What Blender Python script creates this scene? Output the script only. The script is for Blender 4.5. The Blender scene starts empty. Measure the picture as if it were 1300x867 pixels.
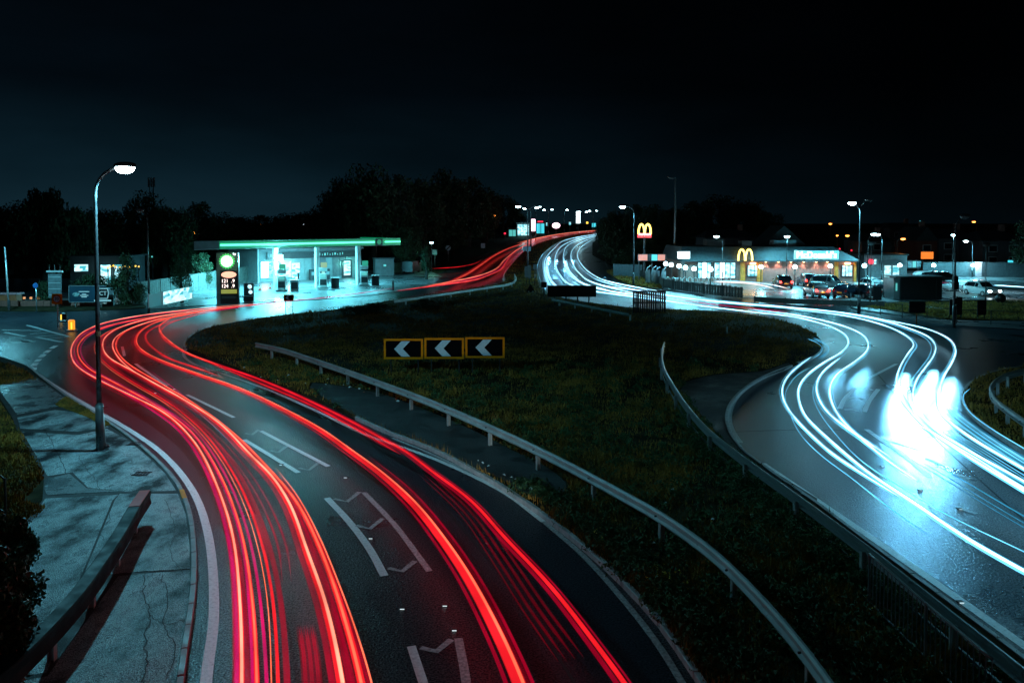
import bpy, bmesh, math, random
import numpy as np
from mathutils import Vector, Matrix
rnd = random.Random(7); nrng = np.random.default_rng(11)
sc = bpy.context.scene
# ------------------------------------------------------------------ camera
F, PX, PY, PITCH, CAMZ = 1000.0, 650.0, 319.0, math.radians(2.0), 8.0   # focal length etc. in pixels of a 1300 px wide frame
cam_d = bpy.data.cameras.new('camera'); cam = bpy.data.objects.new('camera', cam_d); sc.collection.objects.link(cam)
cam_d.sensor_width = 36; cam_d.lens = 36 * F / 1300; cam_d.shift_y = (PY - 433.5) / 1300
cam_d.clip_end = 6000; cam_d.clip_start = .1
cam.location = (0, 0, CAMZ); cam.rotation_euler = (math.pi / 2 - PITCH, 0, 0); sc.camera = cam
# ------------------------------------------------------------------ render, view
sc.render.engine = 'CYCLES'
sc.view_settings.view_transform = 'Standard'; sc.view_settings.look = 'None'
sc.view_settings.exposure = 0.0; sc.view_settings.gamma = 1.0; sc.view_settings.use_curve_mapping = False
cy = sc.cycles
cy.use_denoising = True; cy.denoising_prefilter = 'ACCURATE'; cy.use_light_tree = True; cy.max_bounces = 5; cy.diffuse_bounces = 2; cy.glossy_bounces = 3
cy.transmission_bounces = 3; cy.volume_bounces = 0; cy.sample_clamp_indirect = 4; cy.sample_clamp_direct = 0
cy.caustics_reflective = False; cy.caustics_refractive = False
cy.transparent_max_bounces = 32
# ------------------------------------------------------------------ world: night sky
w = bpy.data.worlds.new('World'); sc.world = w; w.use_nodes = True
nt = w.node_tree; nt.nodes.clear()
o_ = nt.nodes.new('ShaderNodeOutputWorld'); b_ = nt.nodes.new('ShaderNodeBackground')
tc = nt.nodes.new('ShaderNodeTexCoord'); sx = nt.nodes.new('ShaderNodeSeparateXYZ'); cr = nt.nodes.new('ShaderNodeValToRGB')
nt.links.new(tc.outputs['Generated'], sx.inputs[0]); nt.links.new(sx.outputs['Z'], cr.inputs[0])
e = cr.color_ramp.elements
e[0].position = 0.0; e[0].color = (.0020, .0070, .0105, 1)
e[1].position = 1.0; e[1].color = (.0001, .0002, .0004, 1)
for p, c in ((.06, (.0010, .0038, .0060, 1)), (.16, (.0003, .0011, .0019, 1)), (.30, (.0002, .0005, .0009, 1))):
    q = e.new(p); q.color = c
cn = nt.nodes.new('ShaderNodeTexNoise'); cn.inputs['Scale'].default_value = 3.; cn.inputs['Detail'].default_value = 5      # thin uneven cloud, brighter over the town on the left
cm = nt.nodes.new('ShaderNodeMapping'); cm.inputs['Scale'].default_value = (1, 1, 3.5); nt.links.new(tc.outputs['Generated'], cm.inputs[0]); nt.links.new(cm.outputs[0], cn.inputs['Vector'])
az = nt.nodes.new('ShaderNodeMapRange'); az.inputs[1].default_value = -.6; az.inputs[2].default_value = .45; az.inputs[3].default_value = 2.9; az.inputs[4].default_value = .3
nt.links.new(sx.outputs['X'], az.inputs[0]); c2 = nt.nodes.new('ShaderNodeMapRange'); c2.inputs[1].default_value = .3; c2.inputs[2].default_value = .7; c2.inputs[3].default_value = .65; c2.inputs[4].default_value = 1.35
nt.links.new(cn.outputs['Fac'], c2.inputs[0]); mu = nt.nodes.new('ShaderNodeMath'); mu.operation = 'MULTIPLY'; nt.links.new(az.outputs[0], mu.inputs[0]); nt.links.new(c2.outputs[0], mu.inputs[1])
nt.links.new(cr.outputs[0], b_.inputs[0]); nt.links.new(mu.outputs[0], b_.inputs[1])
nt.links.new(b_.outputs[0], o_.inputs[0])
# ------------------------------------------------------------------ faint moonlight through cloud
sun_d = bpy.data.lights.new('moon', 'SUN'); sun_d.energy = .02; sun_d.angle = math.radians(12); sun_d.color = (.55, .85, 1.0)
sun = bpy.data.objects.new('moon', sun_d); sc.collection.objects.link(sun)
sun.rotation_euler = (math.radians(38), 0, math.radians(-25)); sun.location = (0, 0, 60)

# ------------------------------------------------------------------ terrain and un-projection
HY = [0, 115, 140, 170, 200, 240, 290, 345, 420, 520, 700, 1000, 3000]
HZ = [0, 0, .42, 1.0, 1.6, 2.4, 3.35, 4.25, 5.2, 6.0, 6.7, 7.1, 7.5]
def hgt(y): return float(np.interp(y, HY, HZ))
cp, sp = math.cos(PITCH), math.sin(PITCH)
def ray(px, py):
    u = (px - PX) / F; v = -(py - PY) / F
    return u, cp + v * sp, -sp + v * cp
def U(px, py, z=0.0):          # the place on the terrain (plus z) where the photograph shows it
    dx, dy, dz = ray(px, py); a, b = .5, 1500.
    for _ in range(60):
        m = (a + b) / 2
        if CAMZ + m * dz - hgt(m * dy) - z > 0: a = m
        else: b = m
    return Vector((a * dx, a * dy, CAMZ + a * dz))
def At(px, py, Y):
    dx, dy, dz = ray(px, py); t = Y / dy
    return Vector((t * dx, Y, CAMZ + t * dz))

# ------------------------------------------------------------------ materials
MATS = {}
def new_mat(name):
    m = bpy.data.materials.new(name); m.use_nodes = True; MATS[name] = m
    return m, m.node_tree, m.node_tree.nodes['Principled BSDF']
def mat(name, col, rough=.6, metal=0., var=.25, scale=3., bump=0., bscale=40., spec=.5, rvar=0., coat=0.):
    if name in MATS: return MATS[name]
    m, t, p = new_mat(name); L = t.links.new
    tc = t.nodes.new('ShaderNodeTexCoord')
    n = t.nodes.new('ShaderNodeTexNoise'); n.inputs['Scale'].default_value = scale; n.inputs['Detail'].default_value = 5
    L(tc.outputs['Object'], n.inputs['Vector'])
    r = t.nodes.new('ShaderNodeValToRGB'); r.color_ramp.elements[0].position = .3; r.color_ramp.elements[1].position = .72
    r.color_ramp.elements[0].color = tuple(c * (1 - var) for c in col) + (1,)
    r.color_ramp.elements[1].color = tuple(min(1, c * (1 + var)) for c in col) + (1,)
    L(n.outputs['Fac'], r.inputs[0]); L(r.outputs[0], p.inputs['Base Color'])
    p.inputs['Roughness'].default_value = rough; p.inputs['Metallic'].default_value = metal
    p.inputs['Specular IOR Level'].default_value = spec
    if coat: p.inputs['Coat Weight'].default_value = coat; p.inputs['Coat Roughness'].default_value = .06
    if rvar:
        mr = t.nodes.new('ShaderNodeMapRange'); mr.inputs[1].default_value = .35; mr.inputs[2].default_value = .65
        mr.inputs[3].default_value = max(.04, rough - rvar); mr.inputs[4].default_value = min(1, rough + rvar)
        L(n.outputs['Fac'], mr.inputs[0]); L(mr.outputs[0], p.inputs['Roughness'])
    if bump:
        n2 = t.nodes.new('ShaderNodeTexNoise'); n2.inputs['Scale'].default_value = bscale; n2.inputs['Detail'].default_value = 4
        L(tc.outputs['Object'], n2.inputs['Vector'])
        b = t.nodes.new('ShaderNodeBump'); b.inputs['Strength'].default_value = bump; b.inputs['Distance'].default_value = .01
        L(n2.outputs['Fac'], b.inputs['Height']); L(b.outputs[0], p.inputs['Normal'])
    return m
def emit(name, col, s=1., base=None):
    if name in MATS: return MATS[name]
    m, t, p = new_mat(name)
    p.inputs['Base Color'].default_value = (base or (.3, .3, .3)) + (1,)
    p.inputs['Emission Color'].default_value = tuple(col) + (1,); p.inputs['Emission Strength'].default_value = s
    p.inputs['Roughness'].default_value = .4
    return m
def emit_var(name, c0, c1, s=1., scale=1.6):
    if name in MATS: return MATS[name]
    m, t, p = new_mat(name); L = t.links.new; tc = t.nodes.new('ShaderNodeTexCoord'); mp = t.nodes.new('ShaderNodeMapping'); mp.inputs['Scale'].default_value = (scale, scale, scale * 2.2)
    v = t.nodes.new('ShaderNodeTexVoronoi'); v.distance = 'CHEBYCHEV'; v.inputs['Scale'].default_value = 1.; L(tc.outputs['Object'], mp.inputs[0]); L(mp.outputs[0], v.inputs['Vector'])
    r = t.nodes.new('ShaderNodeValToRGB'); r.color_ramp.elements[0].color = c0 + (1,); r.color_ramp.elements[1].color = c1 + (1,); r.color_ramp.elements[0].position = .15; r.color_ramp.elements[1].position = .6
    sp_ = t.nodes.new('ShaderNodeSeparateColor'); L(v.outputs['Color'], sp_.inputs[0]); L(sp_.outputs[0], r.inputs[0]); L(r.outputs[0], p.inputs['Emission Color']); p.inputs['Emission Strength'].default_value = s
    p.inputs['Base Color'].default_value = (.1, .1, .1, 1); return m
def glass(name, col=(.01, .015, .02), rough=.06):
    if name in MATS: return MATS[name]
    m, t, p = new_mat(name); p.inputs['Base Color'].default_value = col + (1,)
    p.inputs['Roughness'].default_value = rough; p.inputs['Specular IOR Level'].default_value = .8
    return m
def wet(name, c0, c1, r0, r1, pscale=.35, bump=.35, bscale=55., stretch=(1, 1, 1), dist=.008, spec=.5, p0=.38, p1=.62, grit=.5, sparkle=0.):
    """wet tarmac / concrete: gritty stone, smoother where a film of water lies"""
    m, t, p = new_mat(name); L = t.links.new; N = t.nodes.new
    tc = N('ShaderNodeTexCoord'); mp = N('ShaderNodeMapping'); mp.inputs['Scale'].default_value = stretch
    L(tc.outputs['Object'], mp.inputs['Vector'])
    big = N('ShaderNodeTexNoise'); big.inputs['Scale'].default_value = pscale; big.inputs['Detail'].default_value = 7; big.inputs['Roughness'].default_value = .62
    L(mp.outputs[0], big.inputs['Vector'])
    fine = N('ShaderNodeTexNoise'); fine.inputs['Scale'].default_value = bscale; fine.inputs['Detail'].default_value = 3
    L(tc.outputs['Object'], fine.inputs['Vector'])
    vor = N('ShaderNodeTexVoronoi'); vor.inputs['Scale'].default_value = bscale * .8; L(tc.outputs['Object'], vor.inputs['Vector'])
    cr = N('ShaderNodeValToRGB'); cr.color_ramp.elements[0].position = .3; cr.color_ramp.elements[1].position = .7
    cr.color_ramp.elements[0].color = c0 + (1,); cr.color_ramp.elements[1].color = c1 + (1,)
    if p0 == .40: cr.color_ramp.elements[0].position = .40; cr.color_ramp.elements[1].position = .56
    L(big.outputs['Fac'], cr.inputs[0])
    mx = N('ShaderNodeMix'); mx.data_type = 'RGBA'; mx.blend_type = 'MULTIPLY'; mx.inputs['Factor'].default_value = grit
    gr = N('ShaderNodeMapRange'); gr.inputs[1].default_value = .35; gr.inputs[2].default_value = .7; gr.inputs[3].default_value = .0; gr.inputs[4].default_value = 2.6
    L(fine.outputs['Fac'], gr.inputs[0]); L(cr.outputs[0], mx.inputs['A']); L(gr.outputs[0], mx.inputs['B'])
    L(mx.outputs['Result'], p.inputs['Base Color'])
    mr = N('ShaderNodeMapRange'); mr.inputs[1].default_value = p0; mr.inputs[2].default_value = p1
    mr.inputs[3].default_value = r0; mr.inputs[4].default_value = r1
    L(big.outputs['Fac'], mr.inputs[0]); L(mr.outputs[0], p.inputs['Roughness'])
    bs = N('ShaderNodeMapRange'); bs.inputs[1].default_value = p0; bs.inputs[2].default_value = p1
    bs.inputs[3].default_value = bump * .55; bs.inputs[4].default_value = bump
    L(big.outputs['Fac'], bs.inputs[0])
    ad = N('ShaderNodeMath'); ad.operation = 'ADD'; L(fine.outputs['Fac'], ad.inputs[0]); L(vor.outputs['Distance'], ad.inputs[1])
    b = N('ShaderNodeBump'); b.inputs['Distance'].default_value = dist; L(bs.outputs[0], b.inputs['Strength'])
    L(ad.outputs[0], b.inputs['Height']); L(b.outputs[0], p.inputs['Normal'])
    p.inputs['Specular IOR Level'].default_value = spec
    if sparkle:
        n3 = N('ShaderNodeTexNoise'); n3.inputs['Scale'].default_value = bscale * .75; n3.inputs['Detail'].default_value = 2; L(tc.outputs['Object'], n3.inputs['Vector'])
        s3 = N('ShaderNodeMapRange'); s3.inputs[1].default_value = .42; s3.inputs[2].default_value = .62; s3.inputs[3].default_value = .05; s3.inputs[4].default_value = sparkle; L(n3.outputs['Fac'], s3.inputs[0]); L(s3.outputs[0], p.inputs['Specular IOR Level'])
    MATS[name] = m; return m
M_ROAD = wet('wet_tarmac', (.010, .017, .023), (.022, .031, .039), .25, .33, .22, 1., 32., dist=.010, spec=.5, p0=.2, p1=.8, grit=1., sparkle=.75)
M_FORE = wet('wet_forecourt_concrete', (.05, .055, .06), (.20, .21, .215), .14, .5, .22, .7, 16., spec=.6, p0=.3, p1=.7)
M_PAVE = wet('wet_pavement_concrete', (.008, .012, .014), (.30, .345, .355), .58, .26, .8, 1., 46., stretch=(1, .6, 1), dist=.010, spec=.55, p0=.40, p1=.60, grit=.9, sparkle=.9)  # pale patches carry wet highlights painted into the base colour
M_OLD = wet('old_tarmac_patch', (.018, .019, .02), (.05, .05, .05), .5, .9, .8, .8, 40., dist=.012)
M_SOIL = mat('grassy_soil', (.030, .026, .014), .95, spec=.05, var=.6, scale=1.3, bump=.9, bscale=14)
M_KERB = mat('kerb_concrete', (.30, .31, .31), .5, var=.35, scale=6, bump=.4, bscale=60, rvar=.2)
M_PAINT = mat('road_paint_white', (.80, .82, .82), .45, var=.18, scale=14, bump=.5, bscale=70, rvar=.2)
M_PAINT_WORN = mat('road_paint_worn', (.38, .40, .40), .5, var=.55, scale=16, bump=.6, bscale=60)
M_GALV = mat('galvanised_steel', (.55, .58, .58), .42, .55, var=.15, scale=2)
M_STEELD = mat('weathered_dark_steel', (.07, .075, .08), .5, .6, var=.4, scale=5, rvar=.15)
M_POLE = mat('grey_painted_pole', (.07, .075, .08), .35, .3, var=.3, scale=3, rvar=.12)
M_BLACK = mat('black_painted_metal', (.012, .012, .014), .4, .1, var=.3, scale=4)
M_AMBER = mat('amber_sign_border', (.95, .25, .002), .6, spec=.1, var=.08, scale=6)
M_REFL = mat('reflective_white', (.52, .68, .75), .4, var=.08, scale=8)
M_RUBBER = mat('rubber', (.02, .02, .02), .8, var=.2)
M_WOODD = mat('dark_stained_timber', (.03, .028, .025), .6, var=.5, scale=5, bump=.4, bscale=30)
M_BARK = mat('bark', (.035, .03, .025), .9, var=.4, scale=6, bump=.6, bscale=20)

# ------------------------------------------------------------------ objects
C = sc.collection
def tag(o, label=None, cat=None, group=None, kind=None):
    if label: o['label'] = label
    if cat: o['category'] = cat
    if group: o['group'] = group
    if kind: o['kind'] = kind
    return o
def thing(name, label, cat, loc=(0, 0, 0), rz=0., group=None):
    o = bpy.data.objects.new(name, None); C.objects.link(o); o.empty_display_size = .2
    o.location = loc; o.rotation_euler = (0, 0, rz)
    return tag(o, label, cat, group)
def link(name, me, parent=None, m=None):
    o = bpy.data.objects.new(name, me); C.objects.link(o)
    if m is not None and not me.materials: me.materials.append(m)
    if parent is not None: o.parent = parent
    return o
def copy_tree(o, loc=None, rz=None, label=None, scale=None):
    def rec(s, par):
        c = s.copy(); C.objects.link(c); c.parent = par
        for k in s.children: rec(k, c)
        return c
    c = rec(o, None)
    if loc is not None: c.location = loc
    if rz is not None: c.rotation_euler = (0, 0, rz)
    if scale is not None: c.scale = scale
    if label: c['label'] = label
    return c
class MB:
    def __init__(s): s.v = []; s.f = []
    def add(s, vs, fs, T=None):
        n = len(s.v)
        s.v += [tuple(T @ Vector(q)) if T is not None else tuple(q) for q in vs]
        s.f += [tuple(i + n for i in f) for f in fs]; return s
    def box(s, c, d, rz=0., ch=0., T=None):
        x, y, z = d[0] / 2, d[1] / 2, d[2] / 2
        if ch:
            prof = [(-x + ch, -y), (x - ch, -y), (x, -y + ch), (x, y - ch), (x - ch, y), (-x + ch, y), (-x, y - ch), (-x, -y + ch)]
            vs = [(a, b, -z) for a, b in prof] + [(a, b, z - ch) for a, b in prof] + [(a * (1 - ch / x) if x else a, b * (1 - ch / y) if y else b, z) for a, b in prof]
            fs = [tuple(range(7, -1, -1)), tuple(range(16, 24))]
            for l in (0, 8): fs += [(l + i, l + (i + 1) % 8, l + 8 + (i + 1) % 8, l + 8 + i) for i in range(8)]
        else:
            vs = [(-x, -y, -z), (x, -y, -z), (x, y, -z), (-x, y, -z), (-x, -y, z), (x, -y, z), (x, y, z), (-x, y, z)]
            fs = [(0, 3, 2, 1), (4, 5, 6, 7), (0, 1, 5, 4), (1, 2, 6, 5), (2, 3, 7, 6), (3, 0, 4, 7)]
        R = Matrix.Translation(c) @ Matrix.Rotation(rz, 4, 'Z')
        return s.add(vs, fs, (T @ R) if T is not None else R)
    def tube(s, pts, r, n=8, cap=True):
        pts = [Vector(p) for p in pts]; rs = r if isinstance(r, (list, tuple)) else [r] * len(pts)
        base = len(s.v); up = None
        for i, p in enumerate(pts):
            d = (pts[min(i + 1, len(pts) - 1)] - pts[max(i - 1, 0)]).normalized()
            if up is None: up = Vector((0, 0, 1)) if abs(d.z) < .9 else Vector((1, 0, 0))
            a = d.cross(up).normalized(); b = a.cross(d).normalized(); up = b
            for k in range(n):
                t = 2 * math.pi * k / n
                s.v.append(tuple(p + (a * math.cos(t) + b * math.sin(t)) * rs[i]))
        for i in range(len(pts) - 1):
            for k in range(n):
                q = base + i * n
                s.f.append((q + k, q + (k + 1) % n, q + n + (k + 1) % n, q + n + k))
        if cap: s.f.append(tuple(base + k for k in range(n))[::-1]); s.f.append(tuple(base + (len(pts) - 1) * n + k for k in range(n)))
        return s
    def prism(s, poly, y0, y1, T=None):      # polygon in x,z, extruded along y
        n = len(poly)
        vs = [(a, y0, b) for a, b in poly] + [(a, y1, b) for a, b in poly]
        fs = [tuple(range(n)), tuple(range(2 * n - 1, n - 1, -1))] + [(i, n + i, n + (i + 1) % n, (i + 1) % n) for i in range(n)]
        return s.add(vs, fs, T)
    def ball(s, c, r, nu=12, nv=8, sc_=(1, 1, 1)):
        vs = [(0, 0, r)]
        for i in range(1, nv):
            for k in range(nu):
                a = math.pi * i / nv; b = 2 * math.pi * k / nu
                vs.append((r * math.sin(a) * math.cos(b), r * math.sin(a) * math.sin(b), r * math.cos(a)))
        vs.append((0, 0, -r)); fs = [(0, 1 + k, 1 + (k + 1) % nu) for k in range(nu)]
        for i in range(nv - 2):
            q = 1 + i * nu; fs += [(q + k, q + nu + k, q + nu + (k + 1) % nu, q + (k + 1) % nu) for k in range(nu)]
        q = 1 + (nv - 2) * nu; fs += [(q + k, len(vs) - 1, q + (k + 1) % nu) for k in range(nu)]
        return s.add([(c[0] + x * sc_[0], c[1] + y * sc_[1], c[2] + z * sc_[2]) for x, y, z in vs], fs)
    def quad(s, a, b, c, d): return s.add([a, b, c, d], [(0, 1, 2, 3)])
    def mesh(s, name, m=None, smooth=False):
        me = bpy.data.meshes.new(name); me.from_pydata([tuple(v) for v in s.v], [], s.f)
        if smooth: me.polygons.foreach_set('use_smooth', [True] * len(me.polygons))
        if m is not None: me.materials.append(m)
        me.update(); return me
    def build(s, name, m, parent=None, smooth=False): return link(name, s.mesh(name, m, smooth), parent)
def catmull(P, sub=6, closed=False):
    P = [Vector(p) for p in P]; n = len(P); out = []
    for i in range(n if closed else n - 1):
        if closed: a, b, c, d = P[(i - 1) % n], P[i], P[(i + 1) % n], P[(i + 2) % n]
        else: a, b, c, d = P[max(i - 1, 0)], P[i], P[i + 1], P[min(i + 2, n - 1)]
        # centripetal-ish: chord-scaled tangents
        l1 = max((b - a).length, 1e-4); l2 = max((c - b).length, 1e-4); l3 = max((d - c).length, 1e-4)
        m1 = ((c - b) / l2 * l1 + (b - a) / l1 * l2) / (l1 + l2) * l2 if a != b else (c - b)
        m2 = ((d - c) / l3 * l2 + (c - b) / l2 * l3) / (l2 + l3) * l2 if c != d else (c - b)
        for k in range(sub):
            t = k / sub; t2 = t * t; t3 = t2 * t
            out.append(b * (2 * t3 - 3 * t2 + 1) + m1 * (t3 - 2 * t2 + t) + c * (-2 * t3 + 3 * t2) + m2 * (t3 - t2))
    if not closed: out.append(P[-1].copy())
    return out
def UP(pp, z=0.): return [U(x, y, z) for x, y in pp]
def resample(P, step):
    P = [Vector(p) for p in P]; out = [P[0].copy()]; acc = 0.
    for a, b in zip(P, P[1:]):
        l = (b - a).length; s = step - acc
        while s <= l: out.append(a.lerp(b, s / l)); s += step
        acc = (acc + l) % step if l else acc
    return out
def sweep(mb, P, prof, closed=True, cap=True):
    """profile points (lateral to the right, up) carried along a path"""
    n = len(prof); base = len(mb.v)
    for i, p in enumerate(P):
        d = P[min(i + 1, len(P) - 1)] - P[max(i - 1, 0)]; d = Vector((d.x, d.y, 0)).normalized(); r = Vector((d.y, -d.x, 0))
        for a, b in prof: mb.v.append(tuple(p + r * a + Vector((0, 0, b))))
    for i in range(len(P) - 1):
        q = base + i * n
        for k in range(n if closed else n - 1):
            k2 = (k + 1) % n; mb.f.append((q + k, q + n + k, q + n + k2, q + k2))
    if cap and closed: mb.f.append(tuple(base + k for k in range(n))); mb.f.append(tuple(base + (len(P) - 1) * n + k for k in range(n))[::-1])
    return mb
def sheet(name, P, z, m, drop=0., parent=None, kind='structure', clip=None):
    """a flat polygon laid over the terrain, edges dropped by drop"""
    bm = bmesh.new(); vs = [bm.verts.new((p.x, p.y, 0)) for p in P]
    f = bm.faces.new(vs); f.normal_update()
    if f.normal.z < 0: f.normal_flip()
    bmesh.ops.triangulate(bm, faces=[f])
    for y in HY[1:]:
        bmesh.ops.bisect_plane(bm, geom=bm.verts[:] + bm.edges[:] + bm.faces[:], plane_co=(0, y, 0), plane_no=(0, 1, 0), dist=1e-5)
    if clip is not None:
        bmesh.ops.bisect_plane(bm, geom=bm.verts[:] + bm.edges[:] + bm.faces[:], plane_co=(0, clip, 0), plane_no=(0, 1, 0), dist=1e-5, clear_inner=True)
    for v in bm.verts: v.co.z = hgt(v.co.y) + z
    if drop:
        be = [e for e in bm.edges if e.is_boundary]
        r = bmesh.ops.extrude_edge_only(bm, edges=be)
        for g in r['geom']:
            if isinstance(g, bmesh.types.BMVert): g.co.z -= drop
    bmesh.ops.recalc_face_normals(bm, faces=bm.faces[:])
    me = bpy.data.meshes.new(name); bm.to_mesh(me); bm.free()
    o = link(name, me, parent, m)
    if kind and parent is None: o['kind'] = kind
    return o
def inside(poly, xy):
    x, y = xy[:, 0], xy[:, 1]; c = np.zeros(len(x), bool); n = len(poly)
    for i in range(n):
        x1, y1 = poly[i][0], poly[i][1]; x2, y2 = poly[(i + 1) % n][0], poly[(i + 1) % n][1]
        if y1 == y2: continue
        k = ((y1 > y) != (y2 > y)) & (x < (x2 - x1) * (y - y1) / (y2 - y1) + x1); c ^= k
    return c
def text_obj(name, s, size, m, parent, loc, rot=(math.pi / 2, 0, 0), ext=.01, align='CENTER', sx=1.):
    cu = bpy.data.curves.new(name, 'FONT'); cu.body = s; cu.size = size; cu.extrude = ext
    cu.align_x = align; cu.align_y = 'CENTER'; cu.resolution_u = 2
    t = bpy.data.objects.new('tmp', cu); C.objects.link(t)
    me = bpy.data.meshes.new_from_object(t.evaluated_get(bpy.context.evaluated_depsgraph_get()))
    bpy.data.objects.remove(t); me.name = name; me.materials.clear(); me.materials.append(m)
    o = link(name, me, parent); o.location = loc; o.rotation_euler = rot; o.scale = (sx, 1, 1); return o
def spot(name, parent, loc, energy, col, size=160, blend=.5, radius=.15, rot=(0, 0, 0)):
    d = bpy.data.lights.new(name, 'SPOT'); d.energy = energy; d.color = col; d.spot_size = math.radians(size)
    d.spot_blend = blend; d.shadow_soft_size = radius
    o = bpy.data.objects.new(name, d); C.objects.link(o); o.parent = parent; o.location = loc; o.rotation_euler = rot; return o
def point(name, parent, loc, energy, col, radius=.15):
    d = bpy.data.lights.new(name, 'POINT'); d.energy = energy; d.color = col; d.shadow_soft_size = radius
    o = bpy.data.objects.new(name, d); C.objects.link(o); o.parent = parent; o.location = loc; return o
def area(name, parent, loc, sx, sy, energy, col, rot=(0, 0, 0)):
    d = bpy.data.lights.new(name, 'AREA'); d.shape = 'RECTANGLE'; d.size = sx; d.size_y = sy; d.energy = energy; d.color = col
    o = bpy.data.objects.new(name, d); C.objects.link(o); o.parent = parent; o.location = loc; o.rotation_euler = rot; return o
CYAN = (.17, .74, .95); NEARC = (.19, .73, .95); GREEN = (.2, 1., .55); SODIUM = (1., .32, .05)
# ================================================================== GROUND, ROADS, ISLANDS
def V2(l): return [Vector(p) for p in l]
ys = [5, 60, 115, 140, 170, 200, 240, 290, 345, 420, 520, 700, 1000, 3000]
g = MB(); xs = [-2500, -800, -300, -120, -60, 0, 60, 120, 300, 800, 2500]
for y in [-40] + ys:
    for x in xs: g.v.append((x, y, hgt(y) - .05))
nx = len(xs)
for j in range(len(ys)):
    for i in range(nx - 1):
        a = j * nx + i; g.f.append((a, a + 1, a + nx + 1, a + nx))
tag(g.build('ground', M_SOIL), kind='structure')
road = sheet('road', V2([(-75, 12, 0), (75, 12, 0), (75, 115, 0), (-75, 115, 0)]), 0., M_ROAD)
far_px = [(440, 368), (500, 362), (560, 346), (600, 333), (640, 317), (680, 302.5), (720, 295), (757, 291), (790, 291), (772, 298), (752, 308), (752, 324), (790, 345), (850, 366), (700, 400), (560, 400)]
sheet('road', UP(far_px), 0., M_ROAD, clip=115.)
# ---- central island
ISL = [(985, 1000), (888, 867), (840, 797), (785, 737), (720, 680), (660, 636), (600, 599), (545, 571), (495, 552), (430, 522), (380, 501), (330, 481), (290, 465), (255, 451), (236, 442),
       (240, 430), (258, 420), (290, 412), (340, 404), (430, 394), (500, 382), (560, 373), (600, 367), (636, 360), (640, 350), (652, 334), (668, 318), (690, 307), (720, 300), (745, 296.3),
       (752, 297.6), (722, 303), (702, 312), (690, 325), (684, 342), (688, 360), (700, 375), (760, 387), (830, 394), (900, 396), (960, 402), (1010, 414), (1038, 428), (1045, 441), (1035, 454),
       (1005, 466), (970, 480), (938, 502), (924, 522), (924, 545), (940, 572), (975, 600), (1040, 646), (1100, 692), (1200, 767), (1300, 843), (1420, 940), (1500, 1000)]
isl_w = catmull(UP(ISL), 4, True)
island = sheet('central_island', isl_w, .11, M_SOIL, .18)
PATCH = [(395, 488), (470, 499), (530, 519), (590, 544), (650, 575), (705, 604), (722, 625), (700, 640), (660, 628), (640, 614), (600, 597), (545, 569), (497, 551), (430, 520)]
PATCH2 = [(868, 488), (905, 478), (968, 473), (1003, 462), (1003, 467), (970, 481), (938, 503), (925, 523), (925, 545), (941, 573), (976, 601), (1040, 647), (1020, 640), (960, 600), (915, 560), (885, 525)]
patch_w = catmull(UP(PATCH), 3, True); patch2_w = catmull(UP(PATCH2), 3, True)
def shrink(P, k):
    c = sum(P, Vector()) / len(P); return [c + (p - c) * k for p in P]
sheet('paved_strip', shrink(patch_w, .985), .116, M_OLD); sheet('paved_strip', shrink(patch2_w, .975), .116, M_OLD)
# ---- wedge island right
WEDGE = [(1430, 455), (1360, 461), (1300, 467), (1262, 474), (1238, 484), (1225, 497), (1222, 512), (1235, 530), (1262, 551), (1300, 577), (1420, 655), (1560, 740)]
wedge_w = catmull(UP(WEDGE), 4)
sheet('grass_wedge', wedge_w, .11, M_SOIL, .18)
# ---- left pavement: individual concrete slabs
LK = [(222, 1000), (230, 861), (238, 808), (245, 755), (246, 702), (241, 659), (230, 627), (214, 604), (194, 583), (166, 559), (130, 534), (84, 505), (52, 481), (34, 467), (0, 455), (-60, 440), (-160, 424), (-320, 410)]
lk_w = catmull(UP(LK), 6)
outer = [Vector((-75, lk_w[-1].y, 0)), Vector((-75, 10, 0)), Vector((lk_w[0].x, 10, 0))]
M_VERGE = M_SOIL
sheet('left_verge', lk_w + outer, .10, M_VERGE, .2)
pave = bpy.data.objects.new('pavement', None); C.objects.link(pave); pave['kind'] = 'structure'
sheet('pavement_bed', UP([(-60, 1000), (-60, 780), (0, 716), (18, 688), (54, 640), (56, 612), (46, 590), (22, 552), (16, 534), (0, 508), (0, 491), (47, 482), (82, 506), (128, 536), (164, 561), (192, 585), (212, 605), (228, 629), (238, 659), (243, 702), (242, 755), (235, 808), (227, 861), (218, 1000)]), .121, M_OLD, .03, parent=pave)
def slab(P, dz=0., m=None, k=.996):
    W = shrink([U(x, y) for x, y in P], .9985)
    return sheet('concrete_slab', W, .125 + dz, m or M_PAVE, .03, parent=pave)
SL = [[(-40, 885), (60, 867), (150, 738), (200, 733), (242, 732), (241, 757), (235, 808), (227, 861), (219, 1000), (-60, 1010)],
      [(-60, 870), (-60, 780), (0, 720), (20, 690), (58, 638), (150, 633), (143, 640), (100, 745), (60, 862), (-40, 880)],
      [(152, 734), (104, 742), (146, 640), (152, 632), (160, 632), (226, 632), (236, 659), (241, 702), (241, 729)],
      [(150, 629), (60, 634), (56, 625), (60, 613), (88, 606), (110, 625)],
      [(112, 624), (92, 604), (60, 609), (50, 590), (28, 552), (100, 556), (136, 548), (162, 562), (190, 586), (210, 606), (224, 628), (160, 629)],
      [(26, 548), (22, 534), (70, 524), (112, 529), (126, 537), (138, 546), (100, 552)],
      [(22, 530), (0, 500), (0, 492), (47, 484), (80, 507), (108, 526), (70, 520)]]
M_PAVE_G = wet('wet_pavement_glossy', (.06, .065, .07), (.24, .26, .265), .20, .36, 1.2, .6, 36., dist=.008, spec=.6, sparkle=.9)
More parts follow.
